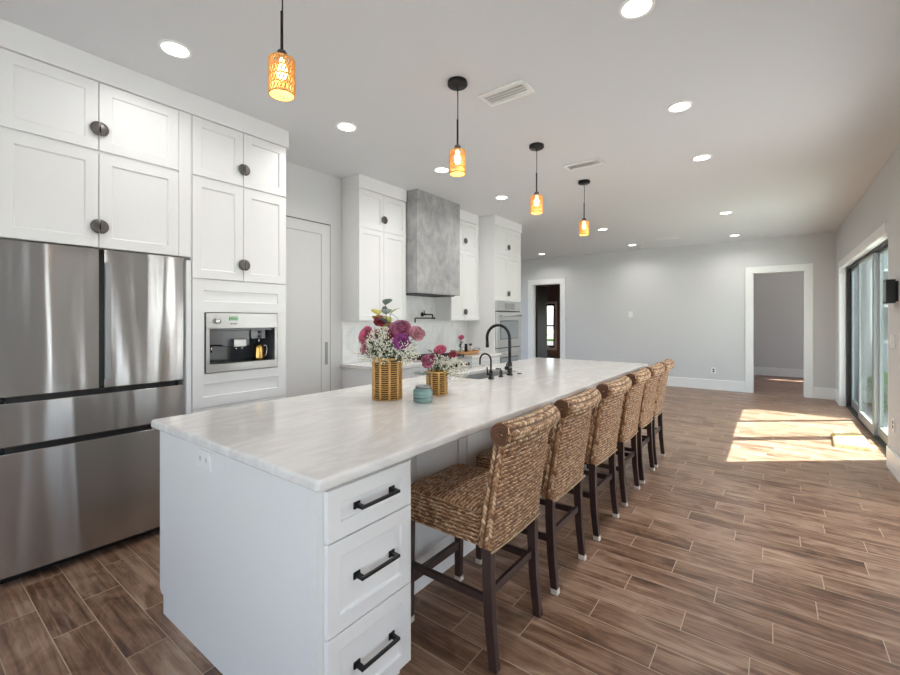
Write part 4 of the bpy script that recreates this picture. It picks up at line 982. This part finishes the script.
# ================================================================ WALL FITTINGS, MAT, BUSH
def plate(name, label, cat, x, z, w_, h_, kind):
    t = thing(name, label, cat, (x, YF - .001, z))
    MB().box(x - w_ / 2, x + w_ / 2, YF - .007, YF - .0005, z - h_ / 2, z + h_ / 2).build('plate', 'outlet', t, .002)
    if kind == 's': MB().box(x - .017, x + .017, YF - .011, YF - .0072, z - .033, z + .033).build('rocker', 'trim', t, .001)
    else:
        for dz in (-.02, .02): MB().box(x - .016, x + .016, YF - .009, YF - .0072, z + dz - .014, z + dz + .014).build('socket', 'slot', t, .001)
plate('light_switch', 'white light switch on the empty grey far wall', 'switch', -2.507, 1.51, .09, .13, 's')
plate('wall_outlet', 'white outlet above the far baseboard beside the bedroom doorway', 'outlet', -.933, .383, .08, .12, 'o')
t = thing('switch_panel', 'white switch plate on the right wall under the black lamp', 'switch', (XR - .001, 5.6, 1.2))
MB().box(XR - .007, XR - .0005, 5.52, 5.70, 1.14, 1.26).build('plate', 'outlet', t, .002)
for y in (5.555, 5.61, 5.665): MB().box(XR - .011, XR - .0072, y - .016, y + .016, 1.167, 1.233).build('rocker', 'trim', t, .001)
t = thing('wall_outlet', 'white outlet low on the right wall beside the sliding door', 'outlet', (XR - .001, 5.56, .44))
MB().box(XR - .007, XR - .0005, 5.52, 5.60, .38, .50).build('plate', 'outlet', t, .002)
for dz in (-.02, .02): MB().box(XR - .009, XR - .0072, 5.544, 5.576, .44 + dz - .014, .44 + dz + .014).build('socket', 'slot', t)
t = thing('wall_sconce', 'black box wall lamp beside the sliding glass door', 'wall lamp', (XR - .001, 5.43, 1.645))
MB().box(XR - .02, XR - .0005, 5.38, 5.49, 1.56, 1.74).build('back_plate', 'black', t, .002)
MB().box(XR - .08, XR - .0205, 5.365, 5.505, 1.545, 1.755).build('shade', 'black', t, .002)
MB().box(XR - .0825, XR - .0802, 5.385, 5.485, 1.56, 1.74).build('lit_face', 'alu', t)  # grey plate stands in for the lit face of the black box

# shaggy door mat
m = MB(); P = []; nx, ny = 24, 40; mx0, mx1, my0, my1 = .56, .868, 6.30, 7.04
for i in range(nx + 1):
    row = []
    for j in range(ny + 1):
        a, b = i / nx, j / ny; e = min(a, 1 - a, b, 1 - b)
        ed = random.uniform(-.006, .006) if e == 0 else 0
        row.append((mx0 + (mx1 - mx0) * a + ed + .05 * (b - .5) * (1 - a), my0 + (my1 - my0) * b + ed, .002 + min(.038, e * .8) + (random.uniform(0, .006) if e > 0 else 0)))
    P.append(row)
m.grid(P); P2 = [[(p[0], p[1], .001) for p in r] for r in (P[0], P[-1])]
base_f = [P[0][0], P[-1][0], P[-1][-1], P[0][-1]]; m.add([(p[0], p[1], .001) for p in base_f], [(0, 1, 2, 3)])
tag(m.build('door_mat', 'mat'), 'cream shaggy mat in the sunlight by the sliding glass door', 'mat')
# round shrub on the patio
t = thing('garden_shrub', 'round bright green shrub outside beyond the sliding door glass', 'shrub', (1.42, 9.55, -.06))
m = MB()
for k in range(900):
    u = random.uniform(-1, 1); a = random.uniform(0, 2 * PI); q = math.sqrt(1 - u * u); rr = random.uniform(.72, 1.0)
    p = Vector((1.42 + .27 * rr * q * math.cos(a), 9.55 + .27 * rr * q * math.sin(a), .27 + .27 * rr * u))
    leaf_shape(m, p, Vector((q * math.cos(a), q * math.sin(a), u + random.uniform(-.4, .8))), .05, .018)
m.build('foliage', 'bush', t)
MB().tube([(1.42, 9.55, -.06), (1.42, 9.55, .25)], .015, 8).build('trunk', 'leg', t)
